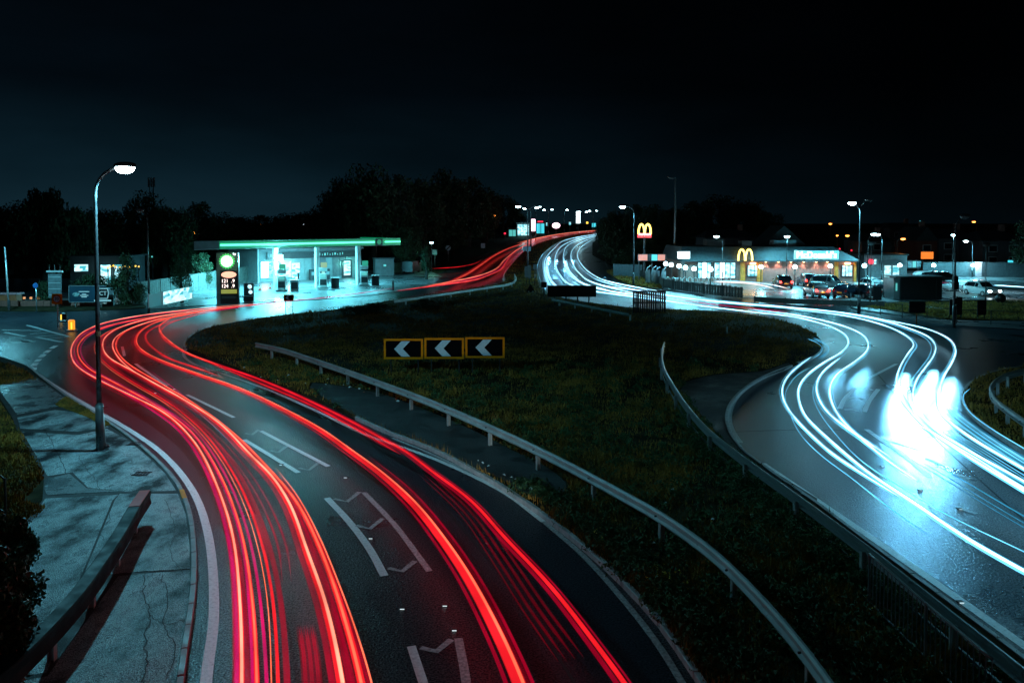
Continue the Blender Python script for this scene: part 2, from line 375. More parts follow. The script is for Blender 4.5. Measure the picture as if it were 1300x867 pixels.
for i, s_ in enumerate(SL): slab(s_, dz=[0, .002, .006, .009, -.003, .004, .007][i], m=M_PAVE_G if i in (3, 6) else M_PAVE, k=.997)
# sealed cracks in the slabs (real thin raised bitumen lines)
M_BIT = mat('bitumen', (.008, .008, .009), .7, var=.3)
def crack(P, wd=.03, m=None, name='crack_seal', z=.1405):
    wd *= .42; W = catmull(UP(P), 9); W = [Vector((p.x + rnd.uniform(-.028, .028), p.y + rnd.uniform(-.04, .04), 0)) for p in W]
    b = MB()
    for p in W: p.z = z
    sweep(b, W, [(-wd / 2, 0), (0, .003), (wd / 2, 0)], closed=False); return b.build(name, m or M_BIT, pave)
crack([(56, 548), (66, 565), (70, 575), (78, 590), (84, 608)], .05)
crack([(100, 583), (108, 598), (118, 610), (128, 626)], .03)
crack([(185, 737), (183, 760), (190, 790), (184, 820), (186, 850), (180, 880)], .05)
crack([(205, 738), (214, 770), (208, 800), (222, 830), (214, 867)], .04); crack([(190, 790), (212, 800), (236, 796)], .03)
crack([(210, 640), (222, 680), (218, 710), (232, 735)], .03); crack([(140, 650), (138, 668), (128, 680), (132, 692)], .03)
for x, y in ((172, 563), (180, 601)):
    t = thing('drain_grating', 'rusty slotted drain cover in the pavement ' + ('nearer the lamp post' if y < 590 else 'nearer the steel barrier end'), 'drain cover', U(x, y, .138))
    for s_ in (-1, 1): MB().box((0, s_ * .16, .005), (.5, .05, .012)).build('frame_bar', M_STEELD, t)
    for k in range(5): MB().box((-.2 + k * .1, 0, .005), (.045, .27, .012)).build('grate_bar', M_STEELD, t)
# ---- ground between pavement and side road, far left verges, petrol forecourt, car park
sheet('side_verge', catmull(UP([(-200, 404), (0, 395.5), (60, 396), (130, 394), (183, 391.5), (183, 388), (60, 388.5), (-200, 390)]), 2, True), .10, M_SOIL, .2)
sheet('far_pavement', UP([(-200, 389.5), (60, 388), (140, 387.5), (200, 386), (200, 378), (60, 380), (-200, 382)]), .08, M_FORE, .2)
FORE = [(188, 393), (250, 389), (330, 384), (340, 384), (400, 381), (470, 375.5), (520, 368), (552, 361), (560, 351), (548, 345.5), (520, 344), (440, 343), (330, 345), (240, 362), (180, 384)]
sheet('petrol_forecourt', UP(FORE), .06, M_FORE, .12)
CARP = [(855, 370), (958, 379.5), (1100, 390), (1200, 388), (1400, 388), (1400, 342), (1250, 342), (1100, 345), (860, 345), (835, 356)]
sheet('car_park', UP(CARP), .05, M_FORE, .1)
LOT = [(960, 384), (1090, 391), (1140, 399), (1200, 412), (1260, 415), (1420, 420), (1420, 384), (1300, 384), (1090, 384)]
sheet('grass_bank', catmull(UP([(1085, 389), (1140, 396), (1200, 406), (1300, 408), (1440, 412), (1440, 381), (1300, 381), (1200, 383), (1100, 385.5)]), 2, True), .10, M_SOIL, .2)
sheet('footpath', catmull(UP([(1080, 391.5), (1140, 401), (1200, 413), (1260, 417), (1440, 424), (1440, 412.8), (1300, 409), (1200, 407), (1140, 397.3), (1090, 390.5)]), 2, True), .09, wet('wet_path', (.03, .033, .035), (.07, .075, .08), .2, .6), .15)
VERGE = [(770, 345), (790, 341), (812, 349), (838, 361), (842, 368), (825, 367.5), (800, 363.5), (783, 356)]
sheet('grass_verge', UP(VERGE), .10, M_SOIL, .2)
sheet('grass_verge', UP([(752, 318), (756, 305), (800, 302), (880, 312), (900, 345), (815, 347), (790, 338), (770, 333), (757, 327)]), .10, M_SOIL, .2)
sheet('grass_verge', UP([(545, 343), (590, 333), (630, 318), (665, 304), (610, 304), (540, 320), (500, 335)]), .10, M_SOIL, .2)

# ---- kerb stones
stone = MB().box((0, 0, 0), (.90, .125, .16), ch=.012).mesh('kerb_stone', M_KERB)
M_KORANGE = mat('orange_kerb_paint', (.8, .25, .02), .5)
def kerb(P, name='kerb', start=0, n=10 ** 6, label=None, maxY=62.):
    root = bpy.data.objects.new(name, None); C.objects.link(root); root['kind'] = 'structure'
    Q = resample(P, .915)
    for i in range(len(Q) - 1):
        a, b = Q[i], Q[i + 1]; c = (a + b) / 2
        if c.y > maxY or c.y < 9: continue
        o = link('kerb_stone', stone, root)
        o.location = (c.x, c.y, .065 + rnd.uniform(-.006, .006)); o.rotation_euler = (0, 0, math.atan2(b.y - a.y, b.x - a.x))
    return root
kl = kerb(catmull([Vector((p.x, p.y, 0)) for p in UP([(222, 1000), (230, 861), (238, 808), (245, 755), (246, 702), (241, 659), (230, 627), (214, 604), (194, 583), (166, 559), (130, 534), (84, 505), (52, 481), (34, 467), (0, 455), (-60, 440)])], 6))
pk = U(227, 623, .1); b = MB(); b.box((0, 0, 0), (.85, .135, .166), ch=.01)
ob = b.build('painted_kerb_face', M_KORANGE, kl); q0, q1 = U(235, 640), U(230, 626)
ob.location = ((q0.x + q1.x) / 2, (q0.y + q1.y) / 2, .067); ob.rotation_euler = (0, 0, math.atan2(q1.y - q0.y, q1.x - q0.x))
ki = kerb(isl_w[:len(isl_w) * 9 // len(ISL)])
i0 = ISL.index((1005, 466)) * 4; kerb(isl_w[i0:])
kerb(wedge_w[8:])
# distant kerbs, one continuous run each
def far_kerb(P):
    b = MB(); sweep(b, P, [(-.07, -.05), (-.07, .12), (.07, .13), (.07, -.05)]); o = b.build('kerb_line', M_KERB); o['kind'] = 'structure'
iL = [ISL.index(p) * 4 for p in ((236, 442), (745, 296.3), (688, 360), (1045, 441))]
far_kerb([Vector((p.x, p.y, hgt(p.y))) for p in isl_w[iL[0]:iL[1]]])
far_kerb([Vector((p.x, p.y, hgt(p.y))) for p in isl_w[iL[1] + 4:i0]])

# ---- road markings
def line(P, wd=.17, m=None, name='road_line', z=.006, sub=5, parent=None):
    wd = wd * 1.2; W = catmull(UP(P), sub) if len(P) > 2 else UP(P)
    if len(W) == 2: W = [W[0].lerp(W[1], k / 6) for k in range(7)]
    for p in W: p.z = hgt(p.y) + z
    b = MB(); sweep(b, W, [(-wd / 2, 0), (wd / 2, 0)], closed=False)
    b.f = [f[::-1] for f in b.f]
    return b.build(name, m or M_PAINT, parent or road)
line([(256, 1000), (262, 861), (271, 790), (271, 737), (264, 677), (248, 629), (222, 592), (203, 573), (166, 547), (122, 521), (98, 507), (68, 489), (46, 474)], .17)
for a, b_c in (((42, 470), (43, 467)), ((42.5, 464.5), (45.5, 461)), ((46.5, 459), (50, 456)), ((51.5, 453.5), (56, 450)), ((57.5, 448), (63, 444.5)), ((65, 442.5), (71, 439))):
    line([a, b_c], .26, name='give_way_mark')
line([(236, 443), (233, 450), (246, 462), (290, 477), (330, 491), (400, 521), (470, 554), (540, 578), (600, 604), (645, 628), (690, 662)], .15)
line([(690, 662), (740, 705), (790, 760), (840, 825), (868, 870)], .12, M_PAINT_WORN)
line([(498, 556), (540, 573), (600, 601)], .1, M_PAINT_WORN)
# hatched centre strip: long dashes with little chevron hooks between
def hook(x, y, s=1., m=None):
    w_ = 34 * s
    line([(x, y), (x + w_ * .52, y + 4 * s), (x + w_, y - 9 * s)], .12, m or M_PAINT_WORN, name='chevron_hook', sub=1)
D = [((237, 501), (297, 530)), ((331, 547), (417, 592)), ((310, 558), (379, 600)), ((462, 625), (545, 725)), ((415, 632), (440, 655)),
     ((522, 820), (545, 890)), ((172, 462), (212, 490)), ((155, 440), (158, 452))]
for i, (a, b_c) in enumerate(D):
    if i == 3: line([a, (500, 665), b_c], .13, M_PAINT_WORN)
    elif i == 4: line([a, (443, 662), (470, 698), (488, 731)], .16)
    else: line([a, b_c], .14)
line([(582, 810), (592, 867), (598, 930)], .14, M_PAINT_WORN)
hook(311, 550, .5); hook(343, 572, .6); hook(424, 633, .95); hook(452, 667, 1.0); hook(493, 721, 1.0); hook(534, 822, 1.15); hook(380, 594, .7)
# side road at the left: hatching and worn lettering strip
M_SIDEP = mat('road_paint_side', (.38, .42, .43), .4, var=.3, scale=8)
line([(35, 413), (60, 420), (90, 428)], .2, M_SIDEP); line([(6, 422), (32, 427)], .2, M_SIDEP); line([(46, 428), (79, 434.5)], .25, M_SIDEP)
for a, b_c in (((2, 419), (52, 420)), ((38, 424), (64, 422)), ((48, 427), (78, 425.5)), ((60, 430), (90, 427.5))): line([a, b_c], .16, M_PAINT_WORN)
for x, y in ((16, 433.8), (25, 432.8), (30, 432.8), (35, 432.6)): line([(x, y), (x + 6, y + 2)], .35, M_SIDEP, name='worn_letter_stroke')
line([(2, 436), (10, 436.8)], .3, M_SIDEP, name='worn_letter_stroke'); line([(15, 434), (38, 431.6)], .18, M_SIDEP, name='worn_letter_stroke')
# right carriageway lines
line([(968, 588), (1040, 637), (1100, 678), (1200, 748), (1300, 819), (1420, 904)], .19, M_PAINT)
line([(1031, 455), (1003, 465), (968, 480), (938, 502), (927, 522), (929, 545), (940, 562)], .17, M_PAINT_WORN)
for P in ([(1066, 519), (1072, 507), (1088, 491)], [(1097, 523), (1103, 510), (1115, 494)], [(1103, 480), (1138, 462)], [(1100, 545), (1118, 558), (1150, 580), (1180, 606)]): line(P, .17)
for x, y in ((1090, 493), (1078, 505), (1072, 520)): line([(x, y), (x + 10, y), (x + 18, y + 2.5)], .12, M_PAINT, name='chevron_hook')
for P in ([(1215, 642), (1222, 646), (1240, 652)], [(1176, 582), (1196, 590)], [(1130, 560), (1170, 572)]): line(P, .14, M_PAINT_WORN)
for P in ([(708, 350), (703, 335), (706, 322), (716, 311)], [(716, 350), (713, 335), (720, 320)], [(728, 357), (720, 345), (716, 330)]): pass
line([(641, 362), (640, 351), (650, 334), (664, 319), (676, 312)], .3)
line([(700, 366), (692, 350), (690, 330), (700, 314), (716, 305), (745, 298.5)], .3)
for a, b_c in (((724, 352), (721, 346)), ((719, 342), (717, 337)), ((716, 333), (716.5, 328)), ((717.5, 325), (720, 320)), ((728, 358), (736, 363))): line([a, b_c], .3, name='lane_dash')
line([(768, 332), (774, 343), (790, 355)], .2, M_PAINT_WORN)
for P in ([(922, 549), (1000, 546), (1080, 547), (1130, 552)], [(268, 619), (300, 612), (345, 604)], [(95, 470), (140, 468), (190, 478)], [(1110, 470), (1190, 560), (1300, 660)], [(560, 640), (660, 760), (730, 867)]): line(P, .05, M_BIT, name='tarmac_seam')
# cat's eyes
M_STUD = emit('painted_stud_glint', (.75, .95, 1.), .9, (.8, .8, .8))  # glint of the stud lenses put in as emission
stud = MB().box((0, 0, .012), (.14, .12, .024), ch=.01).mesh('road_stud', M_STEELD); sface = MB().box((0, -.062, .014), (.09, .01, .014)).mesh('lens', M_STUD)
for i, (x, y) in enumerate(((511, 772), (565, 768), (577, 799), (439, 606), (471, 683), (357, 590), (222, 494), (198, 499), (1007, 617), (1218, 646), (1219, 764), (1098, 686), (1168, 622), (1120, 592))):
    o = link('road_stud', stud); o.location = U(x, y, .001); tag(o, 'small reflective road stud set flush in the tarmac between the lanes', 'road stud', 'reflective road studs')
    link('lens', sface, o)

# ---- vegetation scattered on islands (grass is one object per area)
def leaf_mat(name, cols, rough=.7, scale=.5, scale2=9.):
    m, t, p = new_mat(name); L = t.links.new; N = t.nodes.new
    tc = N('ShaderNodeTexCoord'); n = N('ShaderNodeTexNoise'); n.inputs['Scale'].default_value = scale; n.inputs['Detail'].default_value = 6; n.inputs['Roughness'].default_value = .75
    n2 = N('ShaderNodeTexNoise'); n2.inputs['Scale'].default_value = scale2; L(tc.outputs['Object'], n2.inputs['Vector'])
    L(tc.outputs['Object'], n.inputs['Vector']); ad = N('ShaderNodeMath'); ad.operation = 'ADD'
    sb = N('ShaderNodeMath'); sb.operation = 'MULTIPLY_ADD'; sb.inputs[1].default_value = .6; sb.inputs[2].default_value = -.3
    L(n2.outputs['Fac'], sb.inputs[0]); L(n.outputs['Fac'], ad.inputs[0]); L(sb.outputs[0], ad.inputs[1])
    r = N('ShaderNodeValToRGB'); r.color_ramp.elements[0].position = .3; r.color_ramp.elements[1].position = .75
    r.color_ramp.elements[0].color = cols[0] + (1,); r.color_ramp.elements[1].color = cols[-1] + (1,)
    for i, c in enumerate(cols[1:-1]): q = r.color_ramp.elements.new(.3 + .45 * (i + 1) / (len(cols) - 1)); q.color = c + (1,)
    L(ad.outputs[0], r.inputs[0]); L(r.outputs[0], p.inputs['Base Color']); p.inputs['Roughness'].default_value = rough
    p.inputs['Specular IOR Level'].default_value = .3
    return m
M_GRASS = leaf_mat('grass_blades', [(.04, .04, .010), (.17, .11, .02), (.40, .20, .03), (.46, .20, .05)])
M_WEED = leaf_mat('weed_leaves', [(.015, .05, .018), (.04, .10, .035), (.08, .13, .03)], scale=1.5)
M_TREE = leaf_mat('tree_leaves', [(.012, .03, .014), (.03, .06, .025), (.05, .08, .03)], scale=.4, scale2=3.)
def tri_object(name, A, B, Cc, m, z=True):
    n = len(A); co = np.empty((n * 3, 3)); co[0::3] = A; co[1::3] = B; co[2::3] = Cc
    me = bpy.data.meshes.new(name); me.vertices.add(n * 3); me.vertices.foreach_set('co', co.ravel())
    me.loops.add(n * 3); me.loops.foreach_set('vertex_index', np.arange(n * 3))
    me.polygons.add(n); me.polygons.foreach_set('loop_start', np.arange(0, n * 3, 3)); me.polygons.foreach_set('loop_total', np.full(n, 3))
    me.update(); me.materials.append(m); return me
def sample(polys, n, holes=(), near=20.):
    P = np.array([(p.x, p.y) for p in polys]); lo, hi = P.min(0), P.max(0); lo[1] = max(lo[1], 12.)
    out = []; c = 0
    while c < n:
        # nearer ground gets more blades
        u = nrng.random(60000); y = 1 / (1 / lo[1] + u * (1 / hi[1] - 1 / lo[1])); x = lo[0] + nrng.random(60000) * (hi[0] - lo[0])
        q = np.stack([x, y], 1); k = (np.abs(x) < y * .70 + 1.5) & inside(P, q)
        for h in holes: k &= ~inside(np.array([(p.x, p.y) for p in h]), q)
        q = q[k]; out.append(q); c += len(q)
        if len(q) == 0: break
    return np.concatenate(out)[:n]
def grass(name, q, h0, h1, m, z0=.10, wd=.012, lean=.5):
    n = len(q); z = np.interp(q[:, 1], HY, HZ) + z0
    cl = .55 + .9 * np.abs(np.sin(q[:, 0] * 1.9 + 2 * np.sin(q[:, 1] * .7)) * np.cos(q[:, 1] * 1.3 + np.sin(q[:, 0])))
    h = (h0 + (h1 - h0) * nrng.random(n) ** 1.7) * cl; a = nrng.random(n) * 2 * np.pi; wd = wd * (1 + q[:, 1] / 22.)
    base = np.column_stack([q, z]); dx = np.cos(a) * wd; dy = np.sin(a) * wd
    A = base + np.column_stack([dx, dy, np.zeros(n)]); B = base - np.column_stack([dx, dy, np.zeros(n)])
    b = nrng.random(n) * 2 * np.pi; l = nrng.random(n) * lean * h
    T = base + np.column_stack([np.cos(b) * l, np.sin(b) * l, h])
    o = link(name, tri_object(name, A, B, T, m)); return tag(o, kind='stuff')
hol = (patch_w, patch2_w, UP([(924, 545), (975, 600), (1040, 646), (1100, 692), (1200, 767), (1300, 843), (1420, 940), (1386, 950), (1286, 868), (1186, 792), (1086, 716), (1014, 660), (952, 610), (915, 560)]))
def thin(q):      # bare and worn patches
    v = np.sin(q[:, 0] * .9 + 1.3 * np.sin(q[:, 1] * .45)) + np.sin(q[:, 1] * .8 + 1.7 * np.sin(q[:, 0] * .6)) + .9 * np.sin(q[:, 0] * 3.1 + q[:, 1] * 2.3) * np.sin(q[:, 1] * 3.7 - q[:, 0])
    return q[nrng.random(len(q)) < np.clip(.62 + v * .34, .06, 1)]
gi = grass('grass', thin(sample(isl_w, 300000, hol)), .05, .27, M_GRASS, wd=.008); tag(gi, 'rough olive grass covering the dark central traffic island', 'grass')
wv = sample(isl_w, 1500, hol)
def weeds(name, cen, per, rad, hh, m, size=.035, z0=.12):
    n = len(cen); k = np.repeat(np.arange(n), per); N_ = len(k)
    r = rad * (.4 + .8 * nrng.random(n))[k]; d = nrng.normal(size=(N_, 3)); d /= np.linalg.norm(d, axis=1)[:, None]; d[:, 2] = np.abs(d[:, 2])
    rr = nrng.random(N_) ** .5
    P = np.column_stack([cen[k], np.interp(cen[k][:, 1], HY, HZ) + z0]) + d * (r * rr)[:, None] * np.array([1, 1, hh])
    s = size * (.5 + nrng.random(N_)); t1 = nrng.normal(size=(N_, 3)); t2 = nrng.normal(size=(N_, 3))
    t1 /= np.linalg.norm(t1, axis=1)[:, None]; t2 /= np.linalg.norm(t2, axis=1)[:, None]
    return link(name, tri_object(name, P + t1 * s[:, None], P - t1 * s[:, None], P + t2 * s[:, None] * 2, m))
o = weeds('ground_cover', wv[wv[:, 1] < 45], 80, .38, .95, M_WEED); tag(o, 'low leafy weeds growing through the island grass', 'weeds', kind='stuff')
M_YEL = mat('yellow_petals', (.6, .42, .03), .7)
fl = U(845, 740); q = np.array([(U(x, y).x + rnd.gauss(0, .3), U(x, y).y + rnd.gauss(0, .4)) for x, y in [(840, 740), (864, 757), (835, 745), (1058, 716), (1105, 796), (780, 690), (1060, 712), (845, 752)] for _ in range(5)])
bq = UP([(860, 520), (905, 560), (950, 600), (1000, 640), (1050, 680), (1100, 720), (1160, 768), (1150, 800), (1080, 745), (1000, 690), (930, 635), (870, 560)]); wb_ = sample(bq, 330)
o = weeds('ground_cover', wb_, 150, .30, 1.5, M_WEED, .028); tag(o, 'scrubby weeds growing along the foot of the right hand barrier', 'weeds', kind='stuff')
wk_ = UP([(640, 612), (700, 650), (780, 715), (850, 790), (905, 867), (960, 867), (890, 780), (800, 690), (720, 640), (680, 618)]); o = weeds('ground_cover', sample(wk_, 260), 110, .26, 1.1, M_WEED, .026); tag(o, 'low weeds along the kerb at the near side of the island', 'weeds', kind='stuff')
o = weeds('wild_flowers', q, 6, .12, 1.5, M_YEL, .018, .30); tag(o, 'small yellow wild flowers among the island weeds', 'flowers', kind='stuff')
o = grass('grass', sample(wedge_w, 16000), .05, .22, M_GRASS); tag(o, 'short grass on the wedge beside the right hand road', 'grass')
LV = UP([(-60, 1000), (-60, 478), (0, 462), (28, 470), (48, 486), (0, 492), (-10, 500), (22, 545), (52, 592), (56, 612), (30, 640), (58, 650), (20, 690), (-10, 760), (-40, 1000)])
o = grass('grass', sample(LV, 26000), .04, .16, M_GRASS); tag(o, 'patchy grass at the left edge behind the wet pavement', 'grass')
LV2 = UP([(84, 507), (118, 528), (140, 543), (134, 546), (110, 533), (70, 518)])
o = grass('grass', sample(LV2, 5000), .02, .08, M_GRASS, z0=.13); tag(o, 'thin strip of moss and grass along the left kerb', 'grass')
o = grass('grass', sample([Vector(p) for p in UP([(770, 346), (790, 342), (812, 350), (838, 361), (840, 367), (825, 366), (800, 362), (783, 355)])], 9000), .1, .4, M_GRASS, wd=.01); tag(o, 'lit green grass verge under the roadside lamp', 'grass')
o = grass('grass', sample(UP([(1095, 390), (1140, 396), (1200, 406), (1300, 408), (1340, 410), (1340, 383), (1300, 383), (1200, 385), (1110, 387)]), 14000), .05, .2, M_GRASS, wd=.01); tag(o, 'dim grass bank behind the right hand footpath', 'grass')
# litter
M_LIT = mat('pale_litter', (.6, .62, .62), .5, var=.3, scale=9); M_LITR = mat('coloured_litter', (.7, .2, .12), .5)
lm = []
for k in range(4):
    b = MB(); n = 7; pts = [(math.cos(2 * math.pi * i / n) * .07 * rnd.uniform(.6, 1.2), math.sin(2 * math.pi * i / n) * .05 * rnd.uniform(.6, 1.2), rnd.uniform(0, .04)) for i in range(n)]
    b.add(pts + [(0, 0, .06)], [(i, (i + 1) % n, n) for i in range(n)]); lm.append(b.mesh('litter_scrap', M_LITR if k == 3 else M_LIT))
spots = [(331, 479), (352, 483), (366, 477), (388, 487), (416, 482), (414, 489), (436, 489), (444, 492), (456, 494), (462, 498), (503, 507), (505, 510), (640, 603), (650, 607), (655, 609), (668, 617), (674, 621), (620, 592), (613, 588), (607, 585), (855, 623), (780, 630), (740, 660), (935, 618), (945, 611), (1005, 640), (955, 655), (960, 690), (1030, 700), (830, 690), (720, 655), (724, 661), (747, 672), (752, 676), (770, 690), (792, 710), (310, 467), (249, 440), (845, 640), (1010, 672), (905, 660), (970, 620), (1020, 628), (1053, 660)]
for i, (x, y) in enumerate(spots):
    o = link('litter_scrap', lm[3] if i in (9, 10) else lm[i % 3]); o.location = U(x, y, .14); o.rotation_euler = (0, 0, rnd.uniform(0, 6)); s_ = rnd.uniform(.7, 1.5); o.scale = (s_, s_, s_)
    if i in (9, 10): tag(o, 'scrap of orange litter lying by the island barrier', 'litter', 'coloured litter scraps')
    else: tag(o, 'scrap of pale litter lying at the edge of the traffic island', 'litter', 'pale litter scraps')
# ================================================================== LIGHT TRAILS (vehicle lamps held open by the long exposure)
def tmat(name, col, s, amax=1., soft=1.5):
    """light gathered along a path: brightness wavers along it, soft towards its edges"""
    m = bpy.data.materials.new(name); m.use_nodes = True; t = m.node_tree; t.nodes.clear(); N = t.nodes.new; L = t.links.new; MATS[name] = m
    o = N('ShaderNodeOutputMaterial'); mx = N('ShaderNodeMixShader'); tr = N('ShaderNodeBsdfTransparent'); em = N('ShaderNodeEmission'); em.inputs[0].default_value = tuple(col) + (1,)
    lw = N('ShaderNodeLayerWeight'); lw.inputs[0].default_value = .5; mr = N('ShaderNodeMapRange'); mr.inputs[1].default_value = 1.; mr.inputs[2].default_value = 1 - 1 / soft; mr.inputs[3].default_value = 0.; mr.inputs[4].default_value = amax
    L(lw.outputs['Facing'], mr.inputs[0]); L(mr.outputs[0], mx.inputs[0]); L(tr.outputs[0], mx.inputs[1]); L(em.outputs[0], mx.inputs[2]); L(mx.outputs[0], o.inputs[0])
    tc = N('ShaderNodeTexCoord'); n = N('ShaderNodeTexNoise'); n.inputs['Scale'].default_value = .5; n.inputs['Detail'].default_value = 3; L(tc.outputs['Object'], n.inputs['Vector'])
    m2 = N('ShaderNodeMapRange'); m2.inputs[1].default_value = .3; m2.inputs[2].default_value = .7; m2.inputs[3].default_value = s * .6; m2.inputs[4].default_value = s * 1.4
    L(n.outputs['Fac'], m2.inputs[0]); L(m2.outputs[0], em.inputs[1]); return m
T_HOT = tmat('tail_lamp_core', (1., .32, .20), 2.3, 1., 1.3); T_RED = tmat('tail_lamp_red', (1., .014, .024), 1.1)
T_RED2 = tmat('tail_lamp_deep_red', (1., .002, .05), .42, .6); T_DIM = tmat('tail_lamp_faint', (1., .0, .04), .22, .35); T_PINK = tmat('tail_lamp_magenta', (1., .005, .18), .75, .8)
T_ORG = tmat('tail_lamp_orange', (1., .14, .07), 1.7)
W_HOT = tmat('head_lamp_core', (.42, .82, 1.), 6.); W_MID = tmat('head_lamp_white', (.14, .60, .95), 2., .85); W_DIM = tmat('head_lamp_faint', (.06, .50, .85), .75, .7)
def ell(rx, rz, dx=0, dz=0, n=8): return [(dx + rx * math.cos(2 * math.pi * k / n), dz + rz * math.sin(2 * math.pi * k / n)) for k in range(n)]
def taper_sweep(mb, P, rx, rz, dx, dz, e0, e1, n=8):
    base = len(mb.v); N_ = len(P); k_ = max(4, N_ // 7)
    for i, p in enumerate(P):
        d = P[min(i + 1, N_ - 1)] - P[max(i - 1, 0)]; d = Vector((d.x, d.y, 0)).normalized(); r = Vector((d.y, -d.x, 0)); f = 1.
        if e0: f = min(f, .08 + .92 * min(1, i / k_))
        if e1: f = min(f, .08 + .92 * min(1, (N_ - 1 - i) / k_))
        for a, b in ell(rx * f, rz * f, dx, dz, n): mb.v.append(tuple(p + r * a + Vector((0, 0, b))))
    for i in range(N_ - 1):
        q = base + i * n
        for k in range(n): k2 = (k + 1) % n; mb.f.append((q + k, q + n + k, q + n + k2, q + k2))
def trail(label, P, strands, z=.72, sub=8, cat='light trail', group=None):
    P = list(P); (xa, ya), (xb, yb) = P[-2], P[-1]
    if xb >= 1360: P.append((xb + (xb - xa) * 1.8, yb + (yb - ya) * 1.8))
    elif yb >= 950: P.append((xb + (xb - xa) * 2.2, yb + (yb - ya) * 2.2))
    W = catmull(UP(P, z), sub)
    for _ in range(2):
        W = [W[0]] + [(W[i - 1] + W[i] * 2 + W[i + 1]) / 4 for i in range(1, len(W) - 1)] + [W[-1]]
    t = thing('light_trail', label, cat, W[0], group=group); o0 = W[0].copy()
    ins = lambda q: 0 < q[0] < 1300 and 300 < q[1] < 866; e0, e1 = ins(P[0]), ins(P[-1]); ext_ = []
    if Vector(W[-1]).y < 75 and len(strands) < 9 and max(s_[2] for s_ in strands) > .03:
        red = strands[0][4].name.startswith('tail')
        for k in range(0 if red else 4):
            q = rnd.choice(strands); ext_.append((q[0] + rnd.uniform(-2.4, 2.4) * q[2], q[1] + rnd.uniform(-.03, .10), rnd.uniform(.006, .013), .01, (R2 if k % 2 else R) if red else (W_DIM if k % 2 else W_MID)))
    strands = list(strands) + ext_
    by = {}
    for s_ in strands: by.setdefault(s_[4].name, []).append(s_)
    for k, ss in by.items():
        b = MB()
        for (dx, dz, rx, rz, m) in ss: taper_sweep(b, [p - o0 for p in W], rx, rz, dx, dz, e0, e1)
        b.build('strand', ss[0][4], t, True)
    return t, W
R = T_RED; RH = T_HOT; R2 = T_RED2
def rb(w, hot=.03, side=0., extra=()):     # a typical tail lamp bundle of total width w
    L_ = [(0, 0, w / 2, .03, R), (side, .045, hot, .03, RH)]
    return L_ + list(extra)
GR = 'red tail light trails on the left carriageway'; GW = 'white headlight trails on the right carriageway'
A0 = [(756, 292.6), (720, 295.3), (692, 299.5), (668, 305), (644, 311), (620, 321), (602, 335), (580, 350), (556, 358), (500, 367.5), (440, 374), (400, 378), (360, 382), (330, 385.5)]
trail('outermost red light trail hugging the left kerb round the bend', [(330, 385.5), (290, 389), (249, 393), (194, 399), (138, 409), (111, 419), (95, 433), (90, 448), (98, 466), (125, 483), (166, 503), (208, 525), (245, 560), (275, 617), (296, 684), (305, 773), (307, 867), (305, 960)],
      [(0, 0, .05, .035, R), (.0, .05, .028, .02, RH), (-.16, .02, .03, .02, T_PINK), (.12, -.05, .03, .02, R2)], .75)
trail('broad red and magenta light trail second from the left kerb', [(250, 395), (200, 402), (150, 411), (120, 421), (101, 436), (99, 450), (112, 468), (150, 489), (195, 514), (240, 546), (272, 590), (308, 684), (321, 773), (326, 867), (326, 960)],
      [(0, 0, .05, .03, R), (.0, .045, .022, .02, T_ORG), (-.15, 0, .035, .02, T_PINK), (.16, 0, .07, .02, R2), (.3, 0, .05, .02, T_PINK)], .70)
trail('thin magenta light trail third from the left kerb', [(240, 400), (190, 406), (150, 416), (128, 428), (122, 442), (135, 462), (170, 486), (215, 512), (255, 545), (290, 590), (325, 665), (345, 750), (353, 867), (354, 960)],
      [(0, 0, .035, .03, R), (-.14, 0, .06, .02, R2), (.1, -.02, .012, .012, T_ORG)], .70)
trail('bright red light trail down the middle of the near left lane', [(330, 386.5), (277, 392), (208, 401.5), (155, 415), (135, 427), (130, 441), (138, 455), (166, 471), (194, 487), (235, 510), (277, 538), (320, 582), (343, 605), (366, 640), (389, 702), (413, 772), (433, 867), (446, 960)],
      [(0, 0, .075, .035, R), (-.02, .05, .035, .025, RH), (.13, -.02, .06, .03, R2), (-.13, 0, .05, .02, R2)], .75)
trail('second strand of the bright middle trail with an orange edge', [(249, 399), (195, 408), (165, 418), (150, 430), (148, 444), (160, 460), (200, 485), (245, 512), (290, 545), (338, 592), (378, 640), (410, 705), (436, 780), (459, 867), (476, 960)],
      [(0, 0, .07, .03, R), (.01, .04, .028, .02, T_ORG), (.12, 0, .04, .02, R2)], .72)
trail('thin dark red light trail beside the hatched centre strip', [(350, 593), (378, 630), (405, 680), (430, 740), (452, 800), (472, 867), (492, 960)],
      [(0, 0, .018, .018, T_ORG), (.05, 0, .03, .015, R2)], .70)
trail('small inner loop of red trail nearest the bend apex', [(230, 399), (190, 409), (160, 420), (146, 430), (143, 440), (147, 450), (156, 461), (175, 476)], [(0, 0, .07, .03, R), (0, .04, .03, .02, RH), (-.18, 0, .05, .02, R2)], .75)
trail('orange cored red light trail of the third lane round the bend', [(345, 385.5), (300, 390), (249, 397), (205, 407), (183, 417), (173, 428), (175, 441), (190, 452), (208, 460), (249, 475), (306, 495), (357, 519), (408, 547), (446, 574), (484, 602), (530, 645), (560, 683), (590, 727), (622, 785), (650, 845), (662, 875), (690, 960)],
      [(0, 0, .115, .035, R), (-.05, .045, .03, .02, T_ORG), (.2, 0, .04, .02, R2)], .75)
trail('short red light trail splitting off the third lane', [(225, 405), (200, 414), (187, 422), (185, 430), (195, 442), (215, 455), (250, 467), (285, 480)], [(0, 0, .07, .03, R), (.14, 0, .03, .02, R2)], .72)
